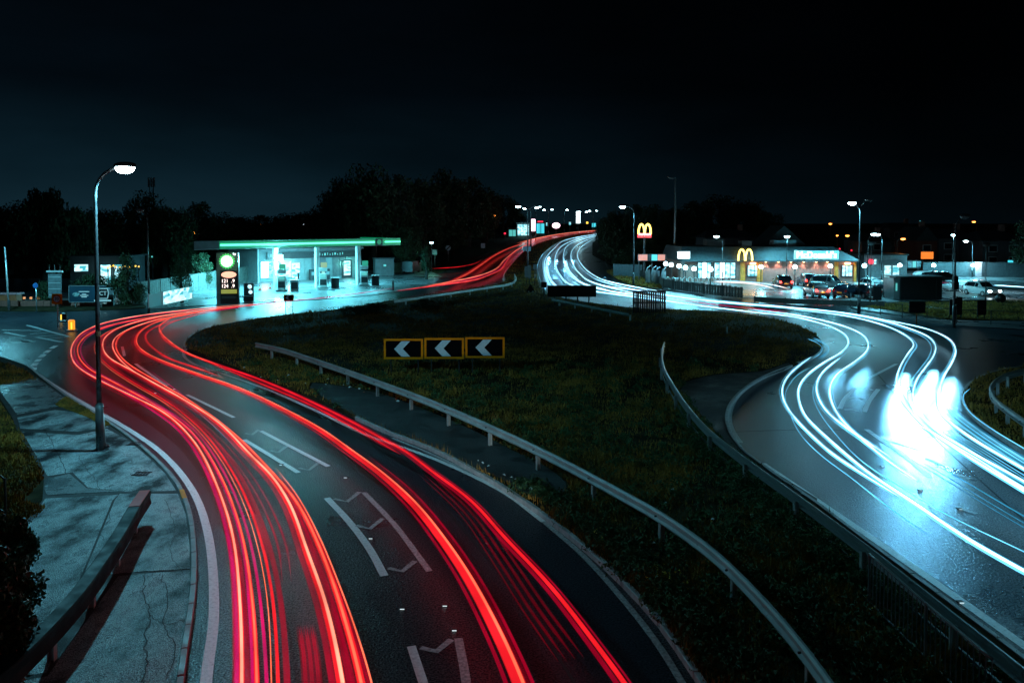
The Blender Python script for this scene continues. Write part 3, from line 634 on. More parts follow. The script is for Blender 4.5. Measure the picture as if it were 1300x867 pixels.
trail('inner hot loop of the island side lane', [(262, 396), (230, 400), (212, 407), (203, 414), (205, 424), (218, 436), (240, 450), (277, 464)], [(0, 0, .09, .03, R), (0, .05, .035, .02, T_ORG)], .78)
trail('red light trail along the island edge of the left carriageway', [(340, 386), (290, 391), (249, 400), (216, 410), (205, 419), (206, 428), (235, 447), (277, 463), (331, 482), (408, 516), (446, 535), (484, 556), (515, 573), (547, 597), (600, 637), (640, 681), (700, 745), (760, 822), (795, 870), (850, 960)],
      [(0, 0, .05, .03, R), (.12, 0, .05, .02, R2), (-.1, 0, .02, .02, R2)], .72)
trail('wide flat red light trail ending beside the island', [(230, 445), (280, 466), (331, 487), (390, 512), (446, 541), (484, 562), (509, 577)], [(0, 0, .13, .02, R2), (.05, .03, .03, .02, R)], .60)
trail('faint dark red triple light trail fading before the bottom edge', [(545, 601), (600, 652), (643, 712), (683, 772), (730, 836)], [(-.16, 0, .035, .02, T_DIM), (0, 0, .04, .02, T_DIM), (.16, 0, .035, .02, T_DIM), (.3, 0, .02, .01, T_DIM)], .6)
trail('faint red companion right of the thick red trail', [(470, 580), (520, 620), (560, 664), (610, 735), (660, 830), (680, 875), (710, 960)], [(0, 0, .035, .02, R2), (.09, 0, .05, .02, T_DIM)], .68)
trail('short blocky dim red light smear at the bottom of the left road', [(388, 793), (394, 830), (397, 867), (400, 960)], [(k * .035 - .15, 0, .02, .02, R2 if k % 3 else T_DIM) for k in range(10)], .3)
trail('broad faint magenta band between the two left lanes', [(180, 486), (230, 522), (275, 562), (310, 605), (335, 650), (352, 700), (356, 740)], [(k * .09 - .22, 0, .03, .015, T_PINK if k in (1, 4) else R2) for k in (0, 2, 5)], .55)
trail('thin violet light trail crossing the near left lanes', [(190, 470), (230, 500), (270, 532), (320, 580)], [(0, 0, .02, .02, T_PINK), (.2, 0, .012, .012, W_DIM)], .5)
# distance: merging strands
trail('upper strand of the distant red trails climbing the hill', [(690, 302), (668, 308.5), (648, 315), (626, 326), (606, 340), (586, 352), (560, 361), (545, 363)], [(0, 0, .3, .06, R), (0, .08, .12, .05, T_ORG), (.5, 0, .12, .04, R)], .8)
trail('middle strand of the distant red trails climbing the hill', [(700, 299), (670, 310), (656, 318), (640, 331), (628, 343), (612, 349.5), (580, 357), (548, 362.5)], [(0, 0, .26, .06, R), (0, .08, .09, .04, RH), (-.5, 0, .12, .04, T_PINK)], .8)
trail('lowest strand of the distant red trails beside the median grass', [(756, 294), (692, 302.6), (668, 311.5), (652, 321), (642, 334), (634, 344), (620, 350), (600, 356.5), (550, 363.5), (505, 369.5)], [(0, 0, .18, .04, R), (.2, 0, .08, .04, T_PINK), (0, .08, .04, .03, T_ORG)], .75)
trail('orange streak on the crest of the distant hill', [(756, 293.4), (730, 295.6), (700, 299.8), (680, 304), (660, 309.5)], [(0, .1, .7, .12, R), (.0, .22, .3, .1, RH), (.9, .1, .2, .08, T_ORG)], .7)
trail('short pink light trail entering from the forecourt exit', [(549, 341), (575, 339.6), (596, 336.5), (612, 330)], [(0, 0, .10, .04, R)], .8)
trail('magenta light trail passing in front of the petrol forecourt', [(500, 366), (455, 372.5), (420, 377), (380, 381), (330, 386), (290, 392), (255, 399)], [(0, 0, .05, .04, T_PINK)], .7)

# ------------------------------------------------ white trails
def wb(w, k=1): return [(0, 0, w * .85, .035, W_MID), (0, .05, w * .42, .028, W_HOT)]
trail('uppermost white light trail along the outer kerb', [(818, 368), (845, 373.5), (900, 381), (950, 385.5), (1000, 390), (1076, 398), (1127, 407), (1178, 418), (1203, 429), (1213, 443), (1208, 461), (1198, 478), (1192, 505), (1200, 530), (1240, 560), (1300, 595), (1400, 650)], [(0, 0, .05, .03, W_HOT), (.1, 0, .03, .02, W_MID)], .70)
trail('thick white light trail of the outer lane', [(728, 323), (733, 334), (746, 348), (763, 357.4), (791, 365), (845, 375.4), (900, 382.5), (950, 387), (1000, 391), (1060, 396.5), (1101, 403), (1152, 417), (1178, 428), (1187, 438), (1185, 453), (1176, 466), (1163, 485), (1160, 510), (1185, 545), (1230, 574), (1300, 613), (1400, 668)], wb(.07) + [(.22, -.02, .03, .02, W_MID)], .72)
trail('white light trail just inside the thick outer one', [(1000, 392.5), (1076, 402), (1114, 411), (1147, 425), (1160, 438), (1153, 449), (1143, 466), (1138, 486), (1146, 510), (1180, 548), (1230, 582), (1300, 625), (1400, 685)], wb(.07) + [(-.16, 0, .05, .02, W_MID)], .72)
trail('long white light trail of the middle lane sweeping to the bottom right', [(720, 330), (727, 340), (735, 347), (749, 358), (766, 364), (802, 372), (845, 382.5), (900, 390), (950, 396), (1000, 401.5), (1038, 410), (1068, 422), (1077, 436), (1068, 448), (1046, 461), (1023, 479), (1014, 494), (1015, 512), (1023, 530), (1051, 558), (1076, 580), (1103, 602), (1160, 640), (1230, 687), (1300, 727), (1400, 780)], wb(.085), .72)
trail('white light trail curving beside the hatched island', [(950, 393), (1000, 399), (1051, 409), (1089, 422), (1102, 436), (1100, 447), (1084, 461), (1063, 476), (1054, 492), (1056, 512), (1071, 537), (1101, 565), (1132, 590), (1165, 612)], wb(.08), .72)
trail('short white light trail beginning beside the central island tip', [(1030, 454), (1016, 464), (1000, 479), (993, 496), (996, 512), (1010, 533), (1029, 553), (1060, 580), (1090, 600), (1140, 632)], wb(.06), .70)
trail('thin pale light trail inside the short one', [(1031, 466), (1018, 472), (1003, 487), (997, 500), (1003, 525), (1020, 556), (1045, 580), (1080, 606), (1130, 645), (1180, 680)], [(0, 0, .013, .015, W_MID)], .65)
trail('white light trail looping left of the headlight glare', [(1067, 455), (1056, 463), (1044, 474), (1037, 488), (1039, 506), (1053, 527), (1078, 547), (1100, 562), (1130, 582)], wb(.07), .72)
trail('thin white trail through the glare towards the bottom', [(1078, 445), (1060, 460), (1040, 478), (1032, 495), (1036, 515), (1060, 550), (1100, 590), (1150, 622), (1200, 652), (1300, 700)], [(0, 0, .012, .015, W_MID)], .6)
trail('cyan ribbon of light below the grass wedge', [(1205, 512), (1225, 530), (1260, 555), (1300, 580), (1400, 640)], [(k * .1, 0, .035, .02, W_MID if k % 2 else W_DIM) for k in range(6)], .7)
trail('bundle of thin pale light lines running off the right edge', [(1196, 540), (1240, 566), (1300, 603), (1400, 662)], [(k * .14, 0, .014, .015, W_MID) for k in range(5)], .6)
trail('white light trail low in the glare running right', [(1165, 540), (1195, 557), (1241, 585), (1300, 622), (1400, 680)], wb(.05), .7)
trail('faint bluish light line across the lower right road', [(1180, 585), (1220, 608), (1300, 655), (1400, 710)], [(0, 0, .02, .02, W_DIM), (.3, 0, .012, .012, W_DIM), (.5, 0, .01, .012, W_DIM)], .5)
trail('cyan light line bending round the grass wedge tip', [(1232, 493), (1224, 500), (1223, 508), (1232, 524), (1260, 545), (1310, 575)], [(0, 0, .03, .02, W_MID)], .35)
trail('curved cyan light line round the far tip of the central island', [(1030, 430), (1040, 434), (1049, 441), (1047, 449), (1037, 456)], [(0, 0, .06, .03, W_DIM), (.25, 0, .03, .02, W_MID)], .4)
trail('deep magenta light trail between the white ones', [(846, 378), (880, 383), (920, 388), (960, 392), (1000, 396)], [(0, 0, .10, .03, T_PINK)], .7)
trail('pink tinted end of the outermost white trail', [(1180, 418.5), (1194, 423.5), (1206, 430), (1213, 438)], [(0, 0, .03, .02, T_PINK)], .82)
# distant white bundle
for lab, P, wd in (('distant white light trail nearest the median barrier', [(759, 297.4), (735, 301), (716, 306), (703.5, 316), (692, 330), (692, 345), (697, 362)], .16),
               ('distant white light trail second from the median barrier', [(757, 299), (735, 303.5), (716, 311), (706, 323), (705, 337), (711, 350), (724, 362), (745, 369), (800, 377), (845, 383), (900, 391)], .17),
               ('distant white light trail third from the median barrier', [(757, 300), (740, 304), (722, 311), (716, 320), (716, 333), (722, 347), (736, 359), (757.6, 367), (802, 374.5), (845, 379)], .12),
               ('distant white light trail fourth from the median barrier', [(757, 301), (744, 305.5), (732, 312), (725, 322), (727, 335), (737, 349), (755, 360), (780, 366), (818, 370)], .14),
               ('distant white light trail on the outer side of the hill bend', [(757, 302), (748, 307), (738, 314), (733, 323), (738, 336), (752, 349), (772, 358), (800, 364), (840, 371)], .12),
               ('wide white streak low on the hill bend', [(697, 325), (694, 338), (697, 352), (706, 364), (720, 372)], .35),
               ('second wide white streak low on the hill bend', [(719, 330), (721, 342), (729, 352), (744, 362), (775, 370)], .3)):
    trail(lab, P, [(0, 0, wd * .85, .05, W_MID), (0, .08, wd * .5, .05, W_HOT)], .75)
t_, W_ = trail('small white wisp of light beyond the slip road', [(761, 360), (765, 354), (768, 352), (770, 354)], [(0, 0, .05, .03, W_MID)], .3)
# headlamps of the cars as they turned towards the bridge: they flood the wet road
def beam(parent, px, py, tx, ty, energy, size=26, z=.7, radius=.09):
    a = U(px, py, z); b = U(tx, ty, 0.)
    d = (b - a).normalized(); o = spot('headlamp_beam', None, a, energy, (.14, .60, 1.), size, 1., radius)
    o.rotation_euler = d.to_track_quat('-Z', 'Y').to_euler(); o.parent = parent; o.location = a - Vector(parent.location)
BEAM = t_
hl = [o for o in C.objects if o.name.startswith('light_trail')]
def find(s): return [o for o in hl if o.get('label', '').startswith(s)][0]
o1 = find('thick white light trail of the outer'); o2 = find('white light trail just inside'); o3 = find('uppermost white'); o4 = find('white light trail curving'); o5 = find('long white')
def flood(o, pts, en, size=44):
    W = resample(catmull(UP(pts, .7), 6), .8)
    for p in W:
        c = Vector((0, 0, 0)) - Vector((p.x, p.y, 0)); c.normalize(); b = Vector((p.x, p.y, 0)) + c * 1.9
        q = spot('headlamp_beam', o, p - Vector(o.location), en, (.16, .62, 1.), size, 1., .05); q.rotation_euler = (b - p).normalized().to_track_quat('-Z', 'Y').to_euler()
flood(o1, [(1186, 450), (1176, 466), (1163, 485), (1160, 510), (1172, 530)], 240)
flood(o2, [(1150, 453), (1143, 466), (1138, 486), (1146, 510)], 240)
flood(o3, [(1209, 458), (1198, 478), (1192, 505), (1198, 528)], 200)
flood(o4, [(1100, 447), (1084, 461)], 50); flood(o5, [(1068, 448), (1054, 456)], 40)
for (o, px, py, tx, ty, en) in ((find('distant white light trail second'), 706, 325, 703, 360, 700), (find('distant white light trail third'), 717, 326, 722, 362, 700), (find('distant white light trail fourth'), 727, 325, 745, 365, 700), (find('distant white light trail nearest'), 697, 322, 695, 362, 1000)):
    beam(o, px, py, tx, ty, en, 45)

# unseen spots added on the tail trails to brighten chevron boards, grass, speed sign
for lab, px, py, tx, ty, en, sz in (('orange cored red light trail of the third lane', 660, 860, 560, 455, 1500, 17), ('red light trail along the island edge', 700, 745, 585, 452, 900, 22), ('bright red light trail down the middle', 389, 702, 300, 452, 1300, 24), ('outermost red light trail', 296, 690, 250, 440, 1000, 24), ('outermost red light trail', 166, 503, 72, 384, 16000, 5)):
    a = U(px, py, .65); b = U(73, 416, 2.6) if tx == 72 else U(tx, ty, .6); d = (b - a).normalized(); par = find(lab) if lab[0] != 'b' else [o for o in hl if 'down the middle of the near left' in o['label']][0]
    o = spot('added_beam', par, a - Vector(par.location), en, (.75, .95, 1.), sz, 1., .06); o.rotation_euler = d.to_track_quat('-Z', 'Y').to_euler()
# ================================================================== BARRIERS, POSTS, SIGNS, LAMPS near the camera
WPROF = [(-.01, -.155), (.03, -.15), (.075, -.11), (.078, -.085), (.02, -.04), (.018, .04), (.078, .085), (.075, .11), (.03, .15), (-.01, .155), (-.014, .15), (.015, .12), (.06, .1), (.062, .085), (.004, .045), (.004, -.045), (.062, -.085), (.06, -.1), (.015, -.12), (-.014, -.15)]
def guardrail(label, P, zt=.60, post=3.2, m=None, h=.72, z0=.1, side=1, endm=None, scale=1., two=False, wide=.1):
    W = resample(catmull([Vector((p.x, p.y, hgt(p.y) + z0)) for p in UP(P, z0 + zt)], 8), .4)
    t = thing('crash_barrier', label, 'barrier', W[0]); n = int(post / .4)
    prof = [(a * side, b * scale) for a, b in WPROF]
    if side < 0: prof = prof[::-1]
    for i in range(0, len(W) - 1, n):
        seg = [p - W[0] + Vector((0, 0, zt)) for p in W[i:min(i + n + 1, len(W))]]
        if len(seg) < 2: continue
        d = (seg[-1] - seg[-2]).normalized(); seg[-1] = seg[-1] - d * .012
        b = MB(); sweep(b, seg, prof); mm = (endm if (endm and i == 0) else m) or M_GALV
        o = b.build('rail_beam', mm, t)
        if i and m is None: sp_ = seg[0]; dd = (seg[1] - seg[0]).normalized(); sweep(b3 := MB(), [sp_ - dd * .16, sp_ + dd * .16], [(a + .007 * side, b) for a, b in prof]).build('splice_plate', M_STEELD if i % 2 else M_GALV, t)
        if two: sweep(b2 := MB(), [p - Vector((0, 0, .42)) for p in seg], [(-.02, -.03), (.03, -.03), (.03, .03), (-.02, .03)]).build('lower_rail', M_STEELD, t)
    for i in range(n // 2, len(W), n):
        p = W[i] - W[0]; d = W[min(i + 1, len(W) - 1)] - W[max(i - 1, 0)]; a = math.atan2(d.y, d.x)
        b = MB(); off = Vector((math.sin(a), -math.cos(a), 0)) * (-.05 * side)
        for dx, sx_, sy_ in ((-.055, .012, wide), (.055, .012, wide), (0, .11, .012)):
            b.box((0, 0, 0), (sx_, sy_, zt + .12), T=Matrix.Translation(p + off * 1.6 + Vector((0, 0, (zt + .12) / 2 - .12))) @ Matrix.Rotation(a + math.pi / 2, 4, 'Z') @ Matrix.Translation((dx, 0, 0)))
        b.build('post', M_GALV, t)
        b = MB(); b.tube([p - off * 1.4 + Vector((0, 0, zt + .02)), p - off * 2.4 + Vector((0, 0, zt + .02))], .022, 6); b.build('bolt', M_STEELD, t)
    return t
guardrail('long galvanised crash barrier curving across the central island', zt=.66, P=[(325, 438), (350, 443), (395, 457), (470, 483), (560, 517), (620, 543), (700, 581), (770, 618), (850, 664), (905, 704), (960, 757), (1005, 808), (1052, 870), (1110, 960)], side=1, two=False)
guardrail('crash barrier on the right hand side of the central island', [(843, 437), (840, 448), (842, 468), (852, 488), (870, 516), (900, 550), (950, 590), (1000, 626), (1060, 670), (1100, 700), (1150, 740), (1200, 780), (1300, 860), (1400, 940)], zt=.62, side=-1, two=True, m=mat('wet_dark_rail', (.42, .45, .46), .3, .6, var=.08, scale=1))
M_ENDRED = mat('painted_red_glow', (1., .07, .06), .35)  # red light on the barrier tip, put into its colour
M_CORR = mat('box_beam_steel', (.012, .014, .015), .6, .0, spec=.25, var=.3, scale=2.5, rvar=.12, bump=.4, bscale=25)
lb_ = guardrail('thick dark crash barrier with painted red glow at its end on the wet left pavement', [(184, 632), (172, 650), (154, 682), (128, 722), (96, 766), (60, 806), (20, 846), (-30, 890), (-80, 930)], zt=.62, post=2.4, side=-1, m=M_CORR, scale=1.0, z0=.13, wide=.14)
b = MB(); Wb = resample(catmull([Vector((p.x, p.y, .13)) for p in UP([(184, 632), (172, 650), (154, 682), (128, 722), (96, 766), (60, 806), (20, 846), (-30, 890), (-80, 930)], .75)], 8), .4)
sweep(b, [p - Wb[0] + Vector((0, 0, .80)) for p in Wb], [(-.12, -.36), (.12, -.36), (.16, -.33), (.13, -.18), (.16, -.02), (.13, .014), (-.13, .014), (-.16, -.02), (-.13, -.18), (-.16, -.33)]); 
b.build('box_beam', M_CORR, lb_)
b = MB(); sweep(b, [p - Wb[0] + Vector((0, 0, .818)) for p in Wb[:4]], [(-.13, -.003), (.13, -.003), (.13, .012), (-.13, .012)]); b.build('red_glow_tip', M_ENDRED, lb_)
guardrail('short crash barrier on the right hand grass wedge', [(1340, 466), (1300, 472), (1277, 478), (1263, 487), (1258, 497), (1264, 509), (1285, 526), (1310, 543), (1380, 590)], side=1, post=2.4, m=M_GALV)
guardrail('distant barrier along the median grass by the left road', [(500, 383), (560, 374.5), (620, 365.5), (645, 361.5), (654, 356.5), (653, 349)], zt=.5, post=4.)
guardrail('distant barrier at the foot of the hill bend', [(693, 372), (688, 362), (683, 348), (683, 335), (690, 322), (706, 310)], zt=.5, post=4.)
guardrail('low dark barrier in front of the far white trails', [(700, 380), (740, 388), (780, 396), (800, 400)], zt=.5, post=3.2, m=M_STEELD)
# pedestrian railing lower right
def railing(label, P, h=1.1, step=.14, post=2.0, z0=.11, m=M_POLE, name='pedestrian_railing', bars=True, rb=.009):
    W = resample([Vector((p.x, p.y, hgt(p.y) + z0)) for p in catmull(UP(P), 8)], step); t = thing(name, label, 'railing', W[0]); n = int(round(post / step))
    for zz, nm in ((h, 'top_rail'), (.12, 'bottom_rail')):
        b = MB(); b.tube([p - W[0] + Vector((0, 0, zz)) for p in W[::2]], .025 if zz == h else .018, 6); b.build(nm, m, t, True)
    bar = MB().tube([(0, 0, .12), (0, 0, h)], rb, 4).mesh('bar', m); pst = MB().tube([(0, 0, -.1), (0, 0, h + .02)], .032, 8).mesh('post', m)
    for i, p in enumerate(W):
        if i % n == 0: o = link('post', pst, t); o.location = p - W[0]
        elif bars: o = link('bar', bar, t); o.location = p - W[0]
    return t
railing('black pedestrian railing with vertical bars at the lower right', [(1103, 777), (1140, 815), (1190, 866), (1260, 935)], 1.1, .15, 2.1, m=mat('railing_paint', (.20, .22, .23), .4, .3), rb=.012)
railing('rusty black hand railing at the left edge by the bush', [(-30, 640), (-6, 652), (16, 668)], 1.05, .35, 1.05, z0=.1, bars=False, m=M_BLACK)
railing('second black hand railing lower down at the left edge', [(-30, 668), (-12, 690), (8, 716)], 1.05, .35, 1.05, z0=.1, bars=False, m=M_BLACK)

# ---- tripled chevron board
def chevron_board(label, px0, px1, py0, py1, Y, group=None, posts=True, arrow='L', rz=0.):
    a = At(px0, py1, Y); b_ = At(px1, py0, Y); wd = b_.x - a.x; ht = b_.z - a.z; cx = (a.x + b_.x) / 2; g0 = hgt(Y) + .1
    t = thing('chevron_sign', label, 'road sign', (cx, Y, g0), rz, group); zc = (a.z + b_.z) / 2 - g0
    MB().box((0, .03, zc), (wd - .02, .03, ht)).build('back_plate', mat('matt_black_sheeting', (.004, .004, .005), .9, spec=.02, var=.1), t)
    f = .11 * min(1, ht); b = MB()
    b.box((0, .008, zc + ht / 2 - f / 2), (wd - .02, .03, f)); b.box((0, .008, zc - ht / 2 + f / 2), (wd - .02, .03, f))
    b.box((-wd / 2 + f / 2 + .01, .0081, zc), (f, .03, ht - 2 * f)); b.box((wd / 2 - f / 2 - .01, .0081, zc), (f, .03, ht - 2 * f)); b.build('border', M_AMBER, t)
    hh = ht / 2 - f - .02; k = wd * .11
    x0 = -hh * .95
    ch = [(x0, zc), (x0 + hh * .95, zc + hh), (x0 + hh * .95 + 2.0 * k, zc + hh), (x0 + 2.0 * k, zc), (x0 + hh * .95 + 2.0 * k, zc - hh), (x0 + hh * .95, zc - hh)]
    MB().prism([(p[0] - .1, p[1]) for p in ch], 0, .016).build('chevron', M_REFL, t)
    if posts:
        for s_ in (-.32, .37): MB().tube([(s_ * wd, .075, -.2), (s_ * wd, .075, zc + ht / 2 - .05)], .035, 8).build('post', M_POLE, t, True)
    return t
YC = U(560, 477).y
chevron_board('leftmost amber bordered chevron board on the central island', 487, 537.3, 430, 456, YC)
chevron_board('middle amber bordered chevron board on the central island', 538.5, 589.3, 429, 455.5, YC - .1)
chevron_board('rightmost amber bordered chevron board on the central island', 590.5, 641, 428, 454.5, YC - .2)
YS = U(366, 399).y
chevron_board('small dark chevron board on thin posts opposite the petrol station', 360, 373, 374, 382, YS)

# ---- big street lamp
M_LAMP = emit('lit_lamp_lens', (.62, .93, 1.), 60.); M_LAMPW = emit('lit_lamp_far', (.55, .92, 1.), 22.); M_SOD = emit('lit_sodium_lens', (1., .28, .04), 12.)
def street_lamp(label, base, h, arm=1.2, dirn=0., power=2500., r=.075, lit=True, col=CYAN, lens=None, group=None, cat='street lamp', name='street_lamp', z0=.1, size=158, head=1.):
    base = Vector(base); t = thing(name, label, cat, base, dirn, group)
    b = MB(); b.tube([(0, 0, -.1), (0, 0, 1.6)], r * 1.5, 12); b.tube([(0, 0, 1.6), (0, 0, 1.68)], [r * 1.5, r], 12, False); b.build('base_sleeve', M_POLE, t, True)
    rr = min(.9, h * .12); pts = [(0, 0, 1.65), (0, 0, h * .5), (0, 0, h - rr)]
    if arm > .3: pts += [(rr * (1 - math.cos(a)), 0, h - rr + rr * math.sin(a)) for a in (.3, .6, .9, 1.2, 1.5)] + [(arm, 0, h + .05)]
    else: pts += [(0, 0, h)]
    MB().tube(pts, [r * 1.0, r * .85] + [r * .62] * (len(pts) - 2), 10).build('pole', M_POLE, t, True)
    L_ = .62 * head; hb = MB(); hx = arm + L_ * .4 if arm > .3 else 0
    hb.ball((hx, 0, h + .07), .5, 12, 8, (L_ * 1.15, .30 * head, .22 * head)); hb.build('lamp_housing', M_POLE, t, True)
    lb = MB(); lb.ball((hx, 0, h - .02), .5, 12, 8, (L_ * .95, .30 * head, .34 * head)); lb.build('lamp_lens', (lens or M_LAMP) if lit else glass('unlit_lens', (.2, .2, .2), .2), t, True)
    if lit: spot('lamp_light', t, (hx, 0, h - .32), power, col, size, .35, .12)
    return t
lp = U(127, 572, .13)
b0 = street_lamp('tall lit street lamp on the wet left pavement', lp, At(122, 211, lp.y).z - lp.z - .05, arm=.75, power=3100., r=.085, col=NEARC, head=1.15)
b = MB(); b.box((0, 0, .02), (.5, .3, .03), ch=.02); b.build('base_plate', M_STEELD, b0)
b = MB(); b.tube([(0, 0, 4.0), (0, 0, 4.16)], .09, 10); b.build('collar_band', M_ENDRED if False else mat('brown_band', (.25, .12, .06), .6), b0)
t = thing('marker_post', 'thin pale marker post beside the foot of the tall street lamp', 'post', U(134, 568, .13)); MB().tube([(0, 0, 0), (-.05, 0, 1.1)], .03, 8).build('shaft', M_GALV, t, True); MB().tube([(0, 0, 0), (0, 0, .07)], .13, 12).build('base', M_BLACK, t, True)
# lamps of the same row standing just outside the picture
street_lamp('matching lit street lamp beyond the right edge of the picture', U(1440, 640, .13), 10.2, arm=.9, dirn=math.pi, power=1100., col=NEARC)
street_lamp('matching lit street lamp beyond the left edge of the picture', U(-45, 406, .13), 10, arm=.9, power=8000.)
# ================================================================== PETROL STATION
M_CONC = mat('pale_cladding', (.30, .33, .33), .55, var=.15, scale=2, bump=.2)
M_WHITE = mat('white_painted_metal', (.70, .72, .72), .4, var=.1, scale=3)
M_DGREY = mat('dark_grey_panel', (.05, .055, .06), .4, var=.2)
M_SILV = mat('silver_cladding', (.22, .24, .25), .35, .4, var=.15, scale=2)
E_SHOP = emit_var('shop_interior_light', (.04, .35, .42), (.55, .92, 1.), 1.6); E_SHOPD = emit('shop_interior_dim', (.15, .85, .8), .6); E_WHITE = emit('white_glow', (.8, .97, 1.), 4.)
E_CYAN = emit('cyan_glow', (.06, .7, .85), 1.1); E_GREENL = emit('green_light_tube', (.10, 1., .50), 2.6); E_GREENF = emit('green_fascia', (.0, .42, .17), .55); E_GREEN = emit('green_ring', (.0, .55, .03), 1.1)
E_SALM = emit('salmon_lit_oval', (1., .42, .28), 1.5); E_PRICE = emit('price_digits', (1., .78, .72), 2.4); E_YG = emit('yellow_green_panel', (.50, .50, .01), .5)
E_ORANGEW = emit('warm_window', (1., .24, .03), 1.1); E_YEL = emit('amber_glow', (1., .55, .05), 2.2); E_RED = emit('red_lamp', (1., .02, .02), 3.); E_ORPAN = emit('orange_lit_panel', (1., .26, .12), .75)
E_PINKS = emit('pink_white_glow', (1., .6, .75), 5.); E_YARCH = emit('golden_arch_tube', (1., .72, .12), 4.); E_REDS = emit('red_sign_glow', (1., .02, .06), 1.6)
th = math.radians(45); P0 = Vector((-27.7, 93., .06))
st = thing('petrol_canopy', 'wide petrol station canopy with glowing green strip along its edge', 'canopy', P0, th)
b = MB(); b.v = [(-10, -.12, 5.37), (17.3, -.12, 5.37), (17.3, 8.4, 5.37), (-6.2, 8.4, 5.37), (-10, -.12, 5.87), (17.3, -.12, 5.87), (17.3, 8.4, 5.87), (-6.2, 8.4, 5.87)]
b.f = [(3, 2, 1, 0), (4, 5, 6, 7), (0, 1, 5, 4), (1, 2, 6, 5), (2, 3, 7, 6), (3, 0, 4, 7)]; b.build('canopy_deck', M_DGREY, st)
MB().box((-8.6, -.20, 5.55), (2.8, .1, .95)).build('unlit_fascia', M_SILV, st)
MB().box((3.3, -.20, 5.55), (21., .12, .95)).build('fascia', E_GREENF, st)
MB().box((16.35, -.20, 5.55), (2.9, .12, .95)).build('fascia', E_GREENF, st)
MB().box((3.25, -.30, 5.55), (20.7, .07, .2)).build('light_strip', E_GREENL, st); MB().box((16.5, -.30, 5.55), (2.5, .07, .16)).build('light_strip', E_GREENL, st)
MB().box((3.6, -.29, 5.98), (27.3, .05, .06)).build('top_trim', M_SILV, st); MB().box((3.6, -.29, 5.10), (27.3, .05, .05)).build('bottom_trim', M_WHITE, st)
MB().box((14.3, -.29, 5.55), (1.1, .08, .9)).build('badge_panel', M_DGREY, st)
b = MB(); b.tube([(14.3, -.36, 5.55), (14.3, -.33, 5.55)], .33, 14); b.build('round_badge', E_GREENF, st)
MB().box((17.4, 4.2, 5.55), (.12, 8.6, .93)).build('fascia', E_GREENF, st)
for s_ in (0, 5.57, 11.56):
    MB().box((s_, .5, 2.6), (.5, .5, 5.2), ch=.05).build('column', M_WHITE, st)
for s_ in (-6, 0, 6, 12, 16):
    for q in (2.2, 6.2): MB().box((s_, q, 5.34), (.9, .9, .05)).build('ceiling_light', E_WHITE, st)
for s_, en in ((-4.5, 3600), (0, 3600), (5, 3000), (11, 3000), (15.5, 1600)): area('canopy_light', st, (s_, 4.2, 5.28), 3.2, 5., en, (.12, .70, .88))
for i, s_ in enumerate((0, 5.57, 11.56)):
    q = Vector((s_, -.9, 0)); R_ = Matrix.Rotation(th, 3, 'Z'); wp = P0 + R_ @ q
    t = thing('fuel_pump', ('fuel pump under the brightest light of the canopy', 'middle fuel pump of the row with small green and yellow topper', 'fuel pump nearest the road end of the canopy')[i], 'fuel pump', wp, math.radians(12))
    MB().box((0, 0, .12), (1.3, .9, .24), ch=.05).build('plinth', M_CONC, t); MB().box((0, 0, 1.05), (.95, .55, 1.6), ch=.05).build('cabinet', M_WHITE, t)
    MB().box((0, -.29, 1.55), (.7, .03, .4)).build('display', E_SHOPD, t); MB().box((0, -.285, .8), (.75, .02, .7)).build('front_panel', M_DGREY, t)
    MB().box((0, 0, 2.35), (1.0, .3, .5), ch=.03).build('topper', M_WHITE, t); MB().box((.1, -.17, 2.9), (.75, .05, .62)).build('poster', E_YG if i == 1 else E_GREENF, t)
    for k in (-.52, .52): MB().tube([(k, -.1, 1.5), (k * 1.25, -.2, .8), (k * 1.2, -.25, .5), (k * 1.05, -.2, 1.0)], .025, 6).build('hose', M_RUBBER, t)
    wp2 = P0 + R_ @ Vector((s_ + 1.5, -1.2, 0))
    t = thing('waste_bin', ('pale framed square bin beside the left fuel pump', 'dark square bin beside the middle fuel pump', 'dark square bin beside the right hand fuel pump')[i], 'bin', wp2, math.radians(12))
    MB().box((0, 0, .62), (.95, .6, 1.24), ch=.05).build('body', M_WHITE if i == 0 else M_DGREY, t); MB().box((0, -.31, .62), (.7, .03, .8)).build('front_door', M_DGREY, t); MB().box((0, 0, 1.27), (1.0, .65, .06)).build('lid', M_WHITE, t)
t = thing('canopy_floodlight', 'dazzling white floodlight on the left canopy column', 'floodlight', P0 + Matrix.Rotation(th, 3, 'Z') @ Vector((.15, -.05, 3.9)), math.radians(10))
MB().box((0, 0, 0), (.9, .25, .7), ch=.08).build('housing', M_DGREY, t); MB().box((0, -.14, 0), (.85, .05, .66), ch=.02).build('lens', M_LAMP, t); point('flood', t, (0, -.8, -.1), 3000, (.14, .78, .9), .3)
